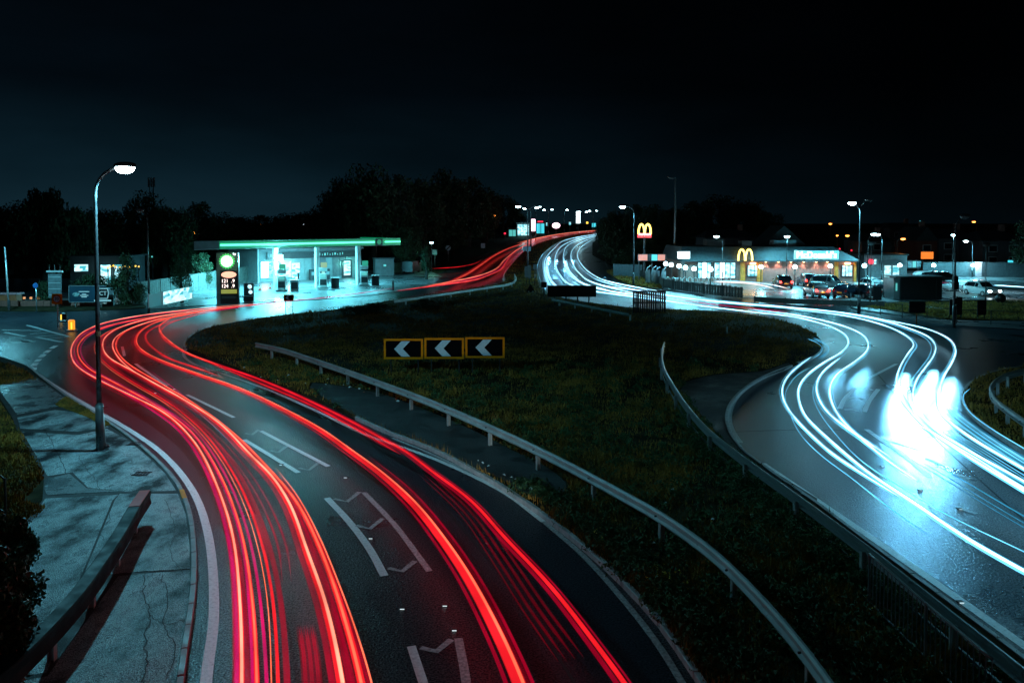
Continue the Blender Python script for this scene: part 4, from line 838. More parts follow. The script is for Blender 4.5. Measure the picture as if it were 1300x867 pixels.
# shop
sh = thing('petrol_shop', 'flat roofed petrol station shop with bright window under the canopy', 'shop', P0 + Matrix.Rotation(th, 3, 'Z') @ Vector((13, 14, 0)), th)
MB().box((0, 4.5, 2.1), (16.4, 9, 4.2)).build('wall', M_CONC, sh); MB().box((0, 4.4, 4.35), (16.8, 9.4, .3)).build('roof', M_SILV, sh)
MB().box((1.5, -.13, 3.55), (13, .2, .9)).build('fascia', M_DGREY, sh); MB().box((-6.0, -.2, 3.55), (2.2, .2, .95)).build('sign_panel', M_SILV, sh); MB().box((-6.0, -.32, 3.6), (1.4, .03, .35)).build('sign_logo', E_SHOPD, sh)
for k in range(12): MB().box((.2 + k * .42, -.25, 3.55 + .05 * (k % 3 - 1)), (.10 if k % 4 else .26, .03, .34 if k % 3 else .2)).build('fascia_mark', E_SHOPD, sh)
fr = MB().box((-5.7, -.06, 1.65), (4.6, .1, 2.3)).build('window', M_WHITE, sh)
for k in range(4): MB().box((-7.4 + k * 1.13, -.13, 1.68), (1.02, .04, 2.1)).build('pane', E_WHITE if k < 1 else E_SHOP, fr)
MB().box((-2.7, -.08, 1.25), (1.2, .1, 2.4)).build('door', E_SHOP, sh)
for k in range(7): MB().box((-.8 + k * 1.15, -.06, 1.7), (1.08, .07, 2.7)).build('wall_panel', M_SILV if k % 3 else M_CONC, sh)
MB().box((5.6, -.14, 1.3), (1.7, .12, 2.6)).build('door_frame', M_DGREY, sh); MB().box((5.6, -.22, 1.4), (1.1, .05, 2.1)).build('lit_doorway', E_SHOP, sh)
point('shopfront_light', sh, (-4.5, -1.6, 2.4), 350, (.35, .95, .9), .3); point('doorway_light', sh, (5.6, -1.2, 2.), 120, (.2, 1., .8), .2)
ex = thing('storage_cage', 'row of dark goods cages against the shop wall', 'cage', P0 + Matrix.Rotation(th, 3, 'Z') @ Vector((12.3, 13.0, 0)), th)
for k in range(4):
    o = MB().box((k * .8, 0, .75), (.7, .6, 1.5), ch=.04).build('cage_unit', M_DGREY if k % 2 else M_STEELD, ex)
    MB().box((k * .8, -.32, .9), (.5, .03, .5)).build('goods', M_WHITE if k == 1 else E_YG if k == 2 else M_CONC, o)
# totem
tb = U(289, 387); t = thing('price_totem', 'tall grey price sign with round green and white emblem at the forecourt entrance', 'price sign', tb, math.radians(9))
MB().box((0, .3, 2.6), (2.1, .7, 5.2), ch=.06).build('cabinet', mat('grey_totem_paint', (.12, .14, .15), .35, .3), t); MB().box((.17, -.07, 1.75), (1.65, .06, 3.3)).build('black_face', M_BLACK, t)
MB().box((0, .3, -.1), (2.4, 1., .3)).build('plinth', M_CONC, t)
b = MB(); n = 18; vs = []
for k in range(n * 2): a = math.pi * k / n; r_ = .80 if k % 2 == 0 else .64; vs.append((r_ * math.cos(a), r_ * math.sin(a) + 4.3))
b.prism(vs, -.12, -.05); b.build('emblem_petals', E_GREEN, t)
b = MB(); n = 18; vs = [((.56 if k % 2 else .48) * math.cos(math.pi * k / n), (.56 if k % 2 else .48) * math.sin(math.pi * k / n) + 4.3) for k in range(n * 2)]
b.prism(vs, -.15, -.11); b.build('emblem_centre', E_WHITE, t)
text_obj('emblem_lettering', 'bp', .30, E_WHITE, t, (.72, -.1, 5.02), sx=1.)
b = MB(); b.prism([(.17 + .72 * math.cos(2 * math.pi * k / 20), 2.98 + .32 * math.sin(2 * math.pi * k / 20)) for k in range(20)], -.16, -.10); b.build('lit_oval', E_SALM, t)
for z_, s1, s2 in ((2.35, '121', '.9'), (1.85, '124', '.9')):
    text_obj('price', s1, .5, E_PRICE, t, (-.22, -.12, z_), sx=.9); text_obj('price', s2, .5, E_PRICE, t, (.55, -.12, z_), sx=1.)
MB().box((.17, -.12, 1.32), (1.5, .04, .40)).build('yellow_panel', E_YG, t); MB().box((.17, -.12, .75), (1.4, .03, .25)).build('lower_panel', M_DGREY, t)
point('emblem_glow', t, (0, -1.2, 4.3), 60, (.4, 1., .6), .3)
t = thing('roadside_box', 'small white lit services board on a dark base by the forecourt', 'service board', U(316, 383), math.radians(8))
MB().box((0, 0, .28), (1.0, .6, .56), ch=.05).build('base', M_BLACK, t); MB().box((0, 0, 1.25), (1.0, .22, 1.4), ch=.04).build('frame', M_WHITE, t); MB().box((0, -.12, 1.25), (.86, .03, 1.26)).build('poster', M_DGREY, t)
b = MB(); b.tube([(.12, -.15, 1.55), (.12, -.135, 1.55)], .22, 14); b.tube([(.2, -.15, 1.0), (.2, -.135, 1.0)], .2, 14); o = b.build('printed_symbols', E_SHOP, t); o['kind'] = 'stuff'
for x, y, l in ((330, 369, 'traffic cone nearest the price sign on the forecourt'), (343, 367, 'traffic cone by the left fuel pump')):
    t = thing('traffic_cone', l, 'traffic cone', U(x, y, .06)); MB().box((0, 0, .02), (.36, .36, .04)).build('base', M_BLACK, t); MB().tube([(0, 0, .04), (0, 0, .7)], [.15, .03], 10).build('cone', mat('cone_red', (.6, .06, .03), .5), t); MB().tube([(0, 0, .3), (0, 0, .45)], [.108, .078], 10).build('white_band', M_REFL, t)
for x, y, l in ((499, 369, 'short dark bollard at the forecourt edge by the road'), (379, 357.5, 'dark bollard in front of the bright shop window')):
    t = thing('bollard', l, 'bollard', U(x, y, .06)); MB().tube([(0, 0, 0), (0, 0, 1.1)], .11, 10).build('shaft', M_BLACK, t); MB().ball((0, 0, 1.1), .11, 10, 6).build('cap', M_BLACK, t)
t = thing('pale_mast', 'thin pale pole standing left of the canopy floodlight', 'pole', U(328, 360, .06)); MB().tube([(0, 0, 0), (0, 0, 5.4)], .07, 8).build('shaft', M_WHITE, t)
MB().ball((0, 0, 5.4), .1, 8, 6).build('cap', M_WHITE, t)
# kiosk and car wash behind
t = thing('car_wash_kiosk', 'small dark kiosk cabin right of the petrol pumps', 'kiosk', U(487, 350), math.radians(20)); MB().box((0, 0, 1.3), (2.8, 2, 2.6)).build('wall', M_SILV, t); MB().box((0, 0, 2.68), (3.1, 2.3, .16)).build('roof', M_DGREY, t); MB().box((0, -1.02, 1.6), (.4, .04, .3)).build('lit_panel', E_SHOPD, t)
def wall(label, P, h, m, cat='fence', name='fence', th_=.08, bay=2.4, z0=.06, boards=None, cap=None):
    W = resample([Vector((p.x, p.y, hgt(p.y) + z0)) for p in UP(P)], bay); t = thing(name, label, cat, W[0])
    for a, c in zip(W, W[1:]):
        d = c - a; L_ = Vector((d.x, d.y, 0)).length; an = math.atan2(d.y, d.x); mid = (a + c) / 2 - W[0]; b = MB()
        if boards:
            k = int(L_ / boards)
            for i in range(k): b.box((-L_ / 2 + (i + .5) * L_ / k, .004 * (i % 3), h / 2 - .02 * (i % 2)), (L_ / k * .86, .03, h - .05 * (i % 2)))
            for zz in (h * .2, h * .8): b.box((0, .05, zz), (L_, .05, .08))
        else: b.box((0, 0, h / 2), (L_ - .02, th_, h))
        o = b.build('fence_panel', m, t); o.location = mid; o.rotation_euler = (0, 0, an)
        if boards: o['kind'] = 'stuff'
        p = MB(); p.box((0, 0, h / 2), (.11, .11, h + .12)); o = p.build('fence_post', m, t); o.location = a - W[0]
        if cap: p = MB(); p.box((0, 0, h + .05), (L_, .14, .06)); o = p.build('coping', cap, t); o.location = mid; o.rotation_euler = (0, 0, an)
    return t
M_FENCE = mat('weathered_fence_boards', (.16, .17, .15), .7, var=.4, scale=4, bump=.4, bscale=20)
wall('pale timber board fence lit by the forecourt lights on the left', [(176, 385), (210, 378), (245, 371), (275, 365), (330, 355)], 2.05, M_FENCE, boards=.15)
for P, l, m in (([(188, 382), (204, 379)], 'narrow banner with dim painted glow at the left end of the timber fence', emit('dim_cyan_face', (.05, .5, .6), .3)), ([(206, 378.6), (243, 371.2)], 'wide banner with bright painted glow hung on the timber fence', E_SHOP)):  # banners on the fence, their lit look put in as emission
    a, c = UP(P, 1.55); t = thing('glowing_banner', l, 'banner', (a + c) / 2 + Vector((.1, -.14, 0)), math.atan2(c.y - a.y, c.x - a.x)); L_ = (c - a).length
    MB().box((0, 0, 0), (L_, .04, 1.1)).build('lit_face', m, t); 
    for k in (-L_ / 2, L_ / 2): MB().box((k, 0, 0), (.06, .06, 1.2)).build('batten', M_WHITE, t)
wall('grey panel fence to the right of the petrol station', [(478, 346), (510, 345.5), (540, 345)], 1.5, M_FENCE, boards=.2)
t = thing('parked_van', 'dark van end standing by the fence right of the petrol station', 'van', U(522, 347), math.radians(80))
MB().prism([(-2.2, .35), (2.2, .35), (2.25, 1.0), (1.5, 1.25), (1.0, 1.9), (-2.2, 1.95)], -.9, .9).build('body', M_DGREY, t)
MB().prism([(.95, 1.25), (1.42, 1.25), (1.0, 1.8), (.5, 1.8)], -.91, .91).build('window', glass('car_glass'), t)
for x_ in (-1.4, 1.4):
    for y_ in (-.8, .8): MB().tube([(x_, y_ - .1, .33), (x_, y_ + .1, .33)], .33, 12).build('wheel', M_RUBBER, t)

# ================================================================== RESTAURANT, right
M_SHIN = mat('dark_roof_shingles', (.035, .05, .055), .55, var=.4, scale=3, bump=.4, bscale=12)
M_BRICK = mat('brown_render_wall', (.34, .17, .14), .7, var=.2, scale=2, bump=.3)
YR = 108.; rx0, rx1 = (862 - 650) * .108, (1090 - 650) * .108; rc = (rx0 + rx1) / 2; rw = rx1 - rx0
t = rs = thing('restaurant', 'long single storey restaurant with dark roof, lit windows and glowing signs', 'restaurant', (rc, YR, .05), 0)
def lx(px, Y=YR): return (px - 650) * Y / 1000 - rc
def lz(py, Y=YR): return 8 - (py - 284) * Y / 1000 - .05
MB().box((0, 6, 1.4), (rw - .6, 12, 2.8)).build('wall', M_BRICK, t)
b = MB(); z0_, z1_ = lz(331), lz(313.5); x0_, x1_ = -rw / 2, rw / 2
b.add([(x0_, -.7, z0_), (x1_, -.7, z0_), (x1_, 12.7, z0_), (x0_, 12.7, z0_), (x0_ + .5, .5, z1_), (x1_ - 3.2, .5, z1_), (x1_ - 3.2, 11.5, z1_), (x0_ + .5, 11.5, z1_)], [(3, 2, 1, 0), (4, 5, 6, 7), (0, 1, 5, 4), (1, 2, 6, 5), (2, 3, 7, 6), (3, 0, 4, 7)]); rf = b.build('roof', M_SHIN, t)
MB().box((0, -.74, z0_ - .04), (rw, .08, .16)).build('gutter', M_DGREY, rf)
for k, (x, wd_, hh) in enumerate(((-6, 2.6, .9), (-1.5, 1.4, .7), (4, 3.2, .8))): MB().box((x, 6, z1_ + hh / 2), (wd_, 2, hh)).build('roof_plant', M_SILV, t)
# gable of a taller block behind
MB().prism([(lx(1000), z1_ - .3), (lx(1066), z1_ - .3), (lx(1033), lz(283) - .4)], 11.6, 18).build('gable_roof', M_SHIN, t)
for a, c, n in ((886, 903, 3), (907, 934, 4)):
    fr = MB().box(((lx(a) + lx(c)) / 2, .0, 1.55), (lx(c) - lx(a) + .2, .12, 2.3)).build('window', M_DGREY, t)
    for k in range(n): w_ = (lx(c) - lx(a)) / n; MB().box((lx(a) + (k + .5) * w_, -.07, 1.55), (w_ - .12, .04, 2.1)).build('pane', E_SHOP if k % 3 != 1 else E_WHITE, fr)
for a, c, nm in ((940, 946, 0), (961, 968, 1), (1059.5, 1064, 2), (1084, 1087, 3)): MB().box(((lx(a) + lx(c)) / 2, -.14, 1.35), (lx(c) - lx(a), .2, 2.7)).build('pilaster', mat('orange_pilaster', (.75, .26, .04), .6), t)
for a, c in ((949, 962), (1069, 1082)):
    fr = MB().box(((lx(a) + lx(c)) / 2, -.10, 1.5), (lx(c) - lx(a) + .1, .12, 1.7)).build('bay_window', M_DGREY, t); w_ = (lx(c) - lx(a)) / 3
    for k in range(3): MB().box((lx(a) + (k + .5) * w_, -.18, 1.5), (w_ - .1, .04, 1.45)).build('pane', E_SHOP, fr)
    MB().box(((lx(a) + lx(c)) / 2, -.3, 2.5), (.7, .2, .2)).build('wall_lamp', emit('warm_lens', (1., .6, .25), 12.), t); point('warm_wash', t, ((lx(a) + lx(c)) / 2, -.7, 2.35), 45, (1., .45, .14), .12)
for x in (972, 988, 1004, 1020, 1036, 1050):
    MB().box((lx(x), -.22, z0_ - .16), (.16, .16, .1)).build('eaves_downlight', emit('warm_lens', (1, .6, .25), 12.), t); spot('eaves_light', t, (lx(x), -.34, z0_ - .24), 130, (1., .62, .50), 125, .8, .05)
# backlit sign: white box letters on a glow
t = thing('restaurant_roof_sign', 'long glowing white restaurant name sign on the roof edge', 'sign', (rc + (lx(1007) + lx(1062)) / 2, YR - .75, .05 + lz(323.5)), 0)
MB().box((0, .15, 0), (6.1, .12, 1.25)).build('sign_case', M_WHITE, t)
text_obj('lettering', "McDonald's", 1.25, E_WHITE, t, (0, .02, -.03), ext=.06, sx=.93); MB().box((0, .075, 0), (5.9, .02, 1.05)).build('glowing_face', emit('sign_face_glow', (.06, .72, 1.), 1.4), t)
area('sign_glow', t, (0, -.5, 0), 6., 1., 260, (.12, .75, 1.), (math.radians(-90), 0, 0)); area('sign_wash', t, (0, -.35, .9), 6., .3, 120, (.12, .75, 1.), (math.radians(150), 0, 0))
def arches(parent, s_, m, y=0., z=0., r=.10):
    for k in (-1, 1):
        P = [(k * .5 * s_ + .5 * s_ * math.cos(a) * .92, y, z + 1.55 * s_ * math.sin(a) ** .8) for a in [math.pi * i / 16 for i in range(17)]]
        MB().tube(P, r * s_, 8).build('arch', m, parent, True)
t = thing('golden_arches', 'glowing yellow double arch emblem on the dark restaurant roof', 'emblem', (rc + lx(944), YR - .9, .05 + lz(330.5))); arches(t, .98, E_YARCH, r=.13); point('arch_glow', t, (0, -.4, .8), 25, (1., .6, .1), .3)
ab = At(818, 345, 112.); t = thing('arches_pole_sign', 'tall pole sign with glowing yellow arches above a red band', 'pole sign', (ab.x, 112., .05))
MB().tube([(0, 0, 0), (0, 0, 6.0)], .16, 10).build('pole', M_POLE, t); z_ = 8 - (299 - 284) * .112; MB().box((0, .05, z_ - .05), (1.95, .3, .62), ch=.05).build('red_band', E_REDS, t)
text_obj('band_lettering', "McDonald's", .36, E_PINKS, t, (0, -.12, z_ + .1)); arches(t, .90, E_YARCH, y=-.05, z=z_ + .15, r=.15); point('arch_glow', t, (0, -.8, z_ + .8), 60, (1., .6, .1), .3)
t = thing('lit_menu_board', 'small bright white board sign left of the restaurant', 'sign', At(868, 324, 104.), 0); MB().box((0, .1, 0), (1.75, .2, 1.05), ch=.05).build('case', M_DGREY, t); MB().box((0, -.02, 0), (1.6, .04, .9)).build('lit_face', E_WHITE, t)
MB().tube([(0, .1, -.5), (0, .1, -3.8)], .08, 8).build('post', M_POLE, t); point('board_glow', t, (0, -.6, 0), 120, (.2, .8, 1.), .3)
a = At(828, 327, 109.); t = thing('orange_hoarding', 'orange and pale poster hoarding behind the fence', 'billboard', (a.x, 109., .05)); z_ = a.z - .05
MB().box((0, 0, z_), (4.0, .12, 1.0)).build('board', M_DGREY, t)
for k, m in enumerate((E_ORPAN, E_CYAN, E_ORPAN)): MB().box(((-1.3, .3, 1.25)[k], -.08, z_), ((1.25, .8, 1.0)[k], .03, .82)).build('poster', m, t)
for k in (-1.8, 0, 1.8): MB().box((k, .1, z_ / 2), (.12, .12, z_)).build('post', M_DGREY, t)
# screens / play area between road and restaurant
wall('blue grey panel fence left of the restaurant', [(779, 352), (806, 353), (832, 354)], 1.9, mat('blue_grey_panels', (.10, .14, .16), .5), bay=2.2)
for i, (x, y0) in enumerate(((822, 336), (829, 338), (834, 338), (842, 338))):
    t = thing('curved_screen_post', ('first', 'second', 'third', 'fourth')[i] + ' curved pale screen panel from the roadside lamp', 'screen', U(x, 361 + i)); MB().tube([(-.2, 0, 0), (-.2, 0, 1.6), (.0, 0, 2.2), (.4, 0, 2.5)], .09, 8).build('frame', M_SILV, t, True); MB().box((.1, .05, 1.), (.5, .05, 1.9)).build('panel', M_SILV, t)
bol = thing('cycle_stand', 'x', 'cycle stand', (0, 0, 0), 0, 'pale hoop stands in front of the restaurant'); MB().tube([(-.25, 0, 0), (-.25, 0, .9), (0, 0, 1.1), (.25, 0, .9), (.25, 0, 0)], .05, 6).build('hoop', M_WHITE, bol, True); MB().box((0, 0, .02), (.8, .15, .04)).build('base', M_STEELD, bol)
for i in range(12):
    p = U(848 + i * 7.0, 362.5 + (i % 2) * .6, .05); l_ = 'pale hoop stand in the row before the restaurant windows'
    if i == 0: bol.location = p; bol['label'] = l_
    else: copy_tree(bol, p, label=l_)
# globe lamps
def globe(label, x, y, base_y, en=320, col=(.17, .75, .95)):
    p = U(x, base_y, .05); z_ = At(x, y, p.y).z - p.z; t = thing('globe_lamp', label, 'globe lamp', p); MB().tube([(0, 0, 0), (0, 0, z_)], .06, 8).build('post', M_BLACK, t)
    MB().tube([(0, 0, z_ - .32), (0, 0, z_ - .22)], [.08, .2], 10).build('collar', M_BLACK, t); MB().ball((0, 0, z_), .27, 14, 10).build('globe', M_LAMPW, t, True); point('globe_light', t, (0, -.45, z_), en, col, .22)
for i, (x, y, by) in enumerate(((845, 335, 362), (852, 336.5, 364), (862, 338, 366), (870, 340, 367), (881, 341.5, 368), (902, 342, 369))):
    globe(('leftmost', 'second', 'third', 'fourth', 'fifth', 'rightmost')[i] + ' of the close row of globe lamps left of the restaurant', x, y, by)
for x, y, by, l in ((966, 339, 362, 'globe lamp beside the restaurant entrance'), (1009, 339, 362, 'globe lamp behind the dark hatchback with red lights'), (1054, 338, 360, 'globe lamp in front of the pink restaurant wall'), (1097, 337.5, 363, 'globe lamp behind the tall car park lamp'), (1142, 337, 358, 'globe lamp between shop and poster board'), (1185, 337, 355, 'globe lamp behind the white parked car'), (1235, 337, 352, 'globe lamp against the pale wall at the far right')):
    globe(l, x, y, by)
# ================================================================== CARS
M_TYRE = mat('tyre', (.015, .015, .016), .8); M_RIM = mat('alloy_rim', (.35, .36, .38), .3, .8); M_GL = glass('car_glass'); M_PLY = mat('yellow_plate', (.75, .5, .04), .45); M_PLW = mat('white_plate', (.7, .7, .68), .45)
M_TRIM = mat('black_trim', (.02, .02, .022), .5); E_TAIL = emit('car_tail_lit', (1., .03, .02), 7.); M_TAIL = mat('car_tail_unlit', (.35, .01, .01), .2); E_HEAD = emit('car_head_lit', (.75, .95, 1.), 30.); M_HEAD = mat('car_head_unlit', (.5, .52, .55), .15)
def paint(n, c, mtl=.2): return mat(n, c, .25, mtl, var=.06, coat=.8)
P_SILV = paint('silver_car_paint', (.42, .45, .47), .6); P_BLACK = paint('black_car_paint', (.015, .016, .02)); P_BLUE = paint('dark_blue_car_paint', (.02, .035, .06)); P_WHITE = paint('white_car_paint', (.72, .74, .74), 0.); P_GREY = paint('grey_car_paint', (.16, .18, .19), .5)
def car(label, p, heading, pm, kind='hatch', L_=4.1, W_=1.75, H_=1.5, tail=False, head=False):
    t = thing('parked_car' if not head else 'car', label, 'car', p, math.radians(heading)); l = L_ / 2; w_ = W_ / 2
    # stations x, z bottom, z belt, z top, half width at belt, half width at roof
    if kind == 'estate': S = [(-l, .42, .80, .82, .80, .74), (-l + .08, .30, .88, .95, .90, .84), (-l + .18, .26, .92, 1.30, .94, .80), (-l + .45, .24, .93, H_ - .03, .98, .76), (0, .22, .93, H_, 1., .76), (.35, .22, .92, H_ - .06, 1., .74), (.95, .22, .90, .98, .99, .84), (1.5, .24, .84, .87, .97, .80), (l - .15, .28, .72, .75, .88, .74), (l, .38, .60, .62, .76, .66)]
    else: S = [(-l, .42, .80, .82, .80, .74), (-l + .10, .30, .90, .96, .90, .82), (-l + .38, .26, .93, 1.28, .95, .78), (-l + .75, .24, .94, H_ - .04, .99, .74), (0, .22, .93, H_, 1., .74), (.35, .22, .92, H_ - .07, 1., .73), (1.0, .22, .90, .97, .99, .84), (1.45, .24, .84, .87, .97, .80), (l - .15, .28, .72, .75, .88, .74), (l, .38, .60, .62, .76, .66)]
    def ring(s_):
        x, zb, zl, zt, a, r_ = s_; h_ = zt - zl
        pts = [(a * .86, zb), (a * .98, zb + .12), (a, (zb + zl) / 2 + .05), (a * .975, zl), (r_ + (a * .975 - r_) * .12 if h_ > .2 else r_, zt - min(.10, h_ * .4)), (r_ * .85, zt - .012), (0, zt + .01)]
        full = [(y * w_, z) for y, z in pts]; return [(x, y, z) for y, z in full] + [(x, -y, z) for y, z in full[-2::-1]]
    b = MB(); rs_ = [ring(s_) for s_ in S]; n = len(rs_[0]); b.v = [q for r_ in rs_ for q in r_]
    for i in range(len(S) - 1):
        for k in range(n): b.f.append((i * n + k, i * n + (k + 1) % n, (i + 1) * n + (k + 1) % n, (i + 1) * n + k))
    b.f.append(tuple(range(n))[::-1]); b.f.append(tuple((len(S) - 1) * n + k for k in range(n)))
    body = b.build('body', pm, t, True)
    def pane(i, j, k0, k1, u0=.08, u1=.92, v0=.1, v1=.9, nm='side_window', off=.012):
        A, B = Vector(rs_[i][k0]), Vector(rs_[j][k0]); D, Cc = Vector(rs_[i][k1]), Vector(rs_[j][k1])
        f = lambda u, v: (A * (1 - u) + B * u) * (1 - v) + (D * (1 - u) + Cc * u) * v
        q = [f(u0, v0), f(u1, v0), f(u1, v1), f(u0, v1)]; nn = (q[1] - q[0]).cross(q[3] - q[0]).normalized(); c_ = sum(q, Vector()) / 4
        if nn.dot(Vector((c_.x * .3, c_.y, c_.z - .8))) < 0: nn = -nn
        b = MB(); b.v = [tuple(v + nn * off) for v in q] + [tuple(v - nn * .01) for v in q]; b.f = [(0, 1, 2, 3), (7, 6, 5, 4), (0, 4, 5, 1), (1, 5, 6, 2), (2, 6, 7, 3), (3, 7, 4, 0)]; return b.build(nm, M_GL, t)
    for k0, k1 in ((3, 4), (9, 8)):
        pane(3, 4, k0, k1, .02, .96); pane(4, 5, k0, k1, .04, .98); pane(5, 6, k0, k1, .0, .62, .1, .86); pane(2, 3, k0, k1, .25, .96, .12, .85)
    def across(i, j, nm):
        a, c_ = S[i], S[j]; wi, wj = a[5] * w_ * .9, c_[5] * w_ * .9; zi, zj = a[3], c_[3]; x0, x1 = a[0], c_[0]
        d = Vector((x1 - x0, 0, zj - zi)); nn = Vector((-(zj - zi), 0, x1 - x0)).normalized(); nn = nn if nn.z > 0 else -nn; P_ = Vector((x0, 0, zi)) + d * .1 + nn * .022; Q_ = Vector((x0, 0, zi)) + d * .88 + nn * .022
        b = MB(); b.v = [(P_.x, -wi, P_.z), (P_.x, wi, P_.z), (Q_.x, wj, Q_.z), (Q_.x, -wj, Q_.z)]; b.v += [(x - nn.x * .03, y, z - nn.z * .03) for x, y, z in b.v]; b.f = [(0, 1, 2, 3), (7, 6, 5, 4), (0, 4, 5, 1), (1, 5, 6, 2), (2, 6, 7, 3), (3, 7, 4, 0)]; b.build(nm, M_GL, t)
    across(5, 6, 'windscreen'); across(1, 3 if kind != 'estate' else 3, 'rear_window')
    for x_ in (-l + .78, l - .82):
        for s_ in (-1, 1):
            o = MB().tube([(x_, s_ * (w_ - .19), .31), (x_, s_ * (w_ + .005), .31)], .31, 16).build('wheel', M_TYRE, t)
            MB().tube([(x_, s_ * (w_ - .02), .31), (x_, s_ * (w_ + .018), .31)], .20, 12).build('rim', M_RIM, o)
    MB().box((-l + .02, 0, .42), (.16, W_ * .86, .22), ch=.05).build('rear_bumper', M_TRIM, t); MB().box((l - .04, 0, .36), (.16, W_ * .80, .2), ch=.05).build('front_bumper', M_TRIM, t)
    for s_ in (-1, 1):
        MB().box((-l + .03, s_ * w_ * .74, .82), (.12, .24, .26), ch=.04).build('tail_light', E_TAIL if tail else M_TAIL, t)
        MB().box((l - .08, s_ * w_ * .66, .62), (.2, .34, .17), ch=.04).build('headlight', E_HEAD if head else M_HEAD, t)
        MB().box((.72, s_ * (w_ + .06), 1.0), (.12, .18, .12), ch=.03).build('wing_mirror', pm, t)
        for dx in (-.35, .45): MB().box((dx, s_ * (w_ + .003), .82), (.16, .025, .025)).build('door_handle', M_TRIM, t)
    MB().box((-l - .05, 0, .62), (.03, .5, .12)).build('number_plate', M_PLY, t); MB().box((l + .03, 0, .45), (.03, .5, .12)).build('number_plate', M_PLW, t)
    if tail:
        for s_ in (-1, 1): point('tail_glow', t, (-l - .3, s_ * w_ * .7, .8), 8, (1., .05, .02), .08)
        point('plate_glow', t, (-l - .25, 0, .75), 2.5, (1., .6, .3), .03)
    if head: 
        for s_ in (-1, 1): spot('headlight_beam', t, (l + .1, s_ * w_ * .66, .62), 500, (.7, .92, 1.), 60, .6, .08, (0, math.radians(-84), 0))
    return t
Z5 = .05
car('dark hatchback with lit red tail lamps nearest the restaurant door', U(993, 365, Z5), 84, P_BLACK, H_=1.6, W_=1.8, L_=4.2, tail=True)
car('dark estate with one lamp lit just behind the silver hatchback', U(1024, 363, Z5), 86, P_BLUE, 'estate', H_=1.6, tail=True)
car('silver hatchback with lit red tail lamps in the car park', U(1036, 376.5, Z5), 88, P_SILV, H_=1.6, W_=1.8, tail=True)
car('large pale roofed estate parked before the pink wall', U(1054, 367, Z5), -48, P_GREY, 'estate', H_=1.7, L_=4.6, W_=1.85)
car('dark saloon side on behind the tall car park lamp', U(1075, 377, Z5), 48, P_BLUE, H_=1.45, L_=4.4)
car('white car shining under the lamp at the middle of the car park', U(1103, 369, Z5), 100, P_WHITE, H_=1.6)
car('dark car with pale roof in shade next to the white one', U(1099, 378, Z5), 92, P_BLACK, H_=1.45)
car('grey saloon with yellow number plate facing the far side', U(1124, 377, Z5), 98, P_GREY, H_=1.5)
car('white car parked far off beyond the dark cabin', U(1178, 357, Z5), 12, P_WHITE, H_=1.45)
car('black car beside the far white one', U(1196, 357.5, Z5), 20, P_BLACK, H_=1.45)
car('white hatchback with its headlights on driving out at the right', U(1246, 375, Z5), -82, P_WHITE, H_=1.6, W_=1.8, head=True)
trail('white light trails crossing behind the white hatchback', [(1262, 362), (1285, 363.5), (1300, 364.5), (1360, 367)], [(0, 0, .15, .04, W_HOT), (.6, 0, .06, .04, W_MID)], .6)
trail('pinkish light trails looping past the restaurant door', [(984, 367), (965, 362), (945, 359.5), (925, 358.5), (905, 358)], [(0, 0, .12, .05, emit('salmon_trail', (1., .62, .52), 1.6)), (.9, .1, .06, .04, W_MID), (1.6, 0, .1, .05, MATS['salmon_trail'])], .6)
trail('thin red light line on the far service road', [(1150, 357.5), (1165, 358), (1205, 359)], [(0, 0, .06, .04, T_PINK)], .7)
# ================================================================== CAR PARK LAMPS AND POLES
def lamp_at(label, hx, hy, bx, by, power, lit=True, col=CYAN, lens=None, armpx=None, r=.06, cat='street lamp', name='street_lamp', head=1., z0=.05, size=150, Y=None):
    p = U(bx, by, z0) if Y is None else Vector((At(bx, 290, Y).x, Y, hgt(Y)))
    h = At(hx, hy, p.y).z - p.z; dx = (hx - bx) * p.y / 1000; d = 0 if dx >= 0 else math.pi
    return street_lamp(label, p, h, abs(dx) if abs(dx) > .3 else 0, d, power, r, lit, col, lens or M_LAMPW, None, cat, name, size=size, head=head * 1.25)
lamp_at('car park lamp left of the restaurant yellow emblem', 912, 300, 917, 362, 4600)
lamp_at('car park lamp in front of the middle of the restaurant', 998, 300, 998.5, 360, 4600)
x3 = lamp_at('tall twin headed lamp standing before the car park', 1084, 257.5, 1090, 398, 4600, r=.08, lens=M_LAMP)
MB().tube([(-.05, 0, 9.5), (-.5, 0, 10.)], .035, 8).build('second_arm', M_POLE, x3); MB().ball((-.75, 0, 10.02), .5, 12, 8, (.7, .3, .2)).build('second_head', M_SILV, x3, True)
lamp_at('car park lamp just right of the tall twin headed lamp', 1105, 297, 1101, 376, 4600)
lamp_at('car park lamp behind the grey saloon with yellow plate', 1116, 297.5, 1119, 360, 4600)
lamp_at('orange sodium lamp behind the car park', 1143, 303, 1138, 350, 160, col=SODIUM, lens=M_SOD)
lamp_at('cyan lamp beyond the dark cabin', 1208, 298, 1209.5, 354, 4600)
lamp_at('bright white lamp by the houses at the far right', 1228, 306, 1234, 352, 4600, lens=M_LAMP)
lamp_at('far orange street lamp over the restaurant roof', 1075, 299, 1076, 330, 40, col=SODIUM, lens=M_SOD, Y=150)
lamp_at('second far orange street lamp over the restaurant roof', 1063, 299, 1063, 330, 20, col=SODIUM, lens=M_SOD, Y=190, head=.8)
lamp_at('high orange street lamp on the slope above the restaurant', 1053, 284, 1054, 320, 20, col=SODIUM, lens=M_SOD, Y=185)
lamp_at('high orange street lamp above the houses at the far right', 1238, 281.5, 1240, 330, 40, col=SODIUM, lens=M_SOD, Y=165)
x = lamp_at('tall dark pole with camera boxes before the right footpath', 1217, 275, 1211, 415, 0, lit=False, r=.09, size=10)
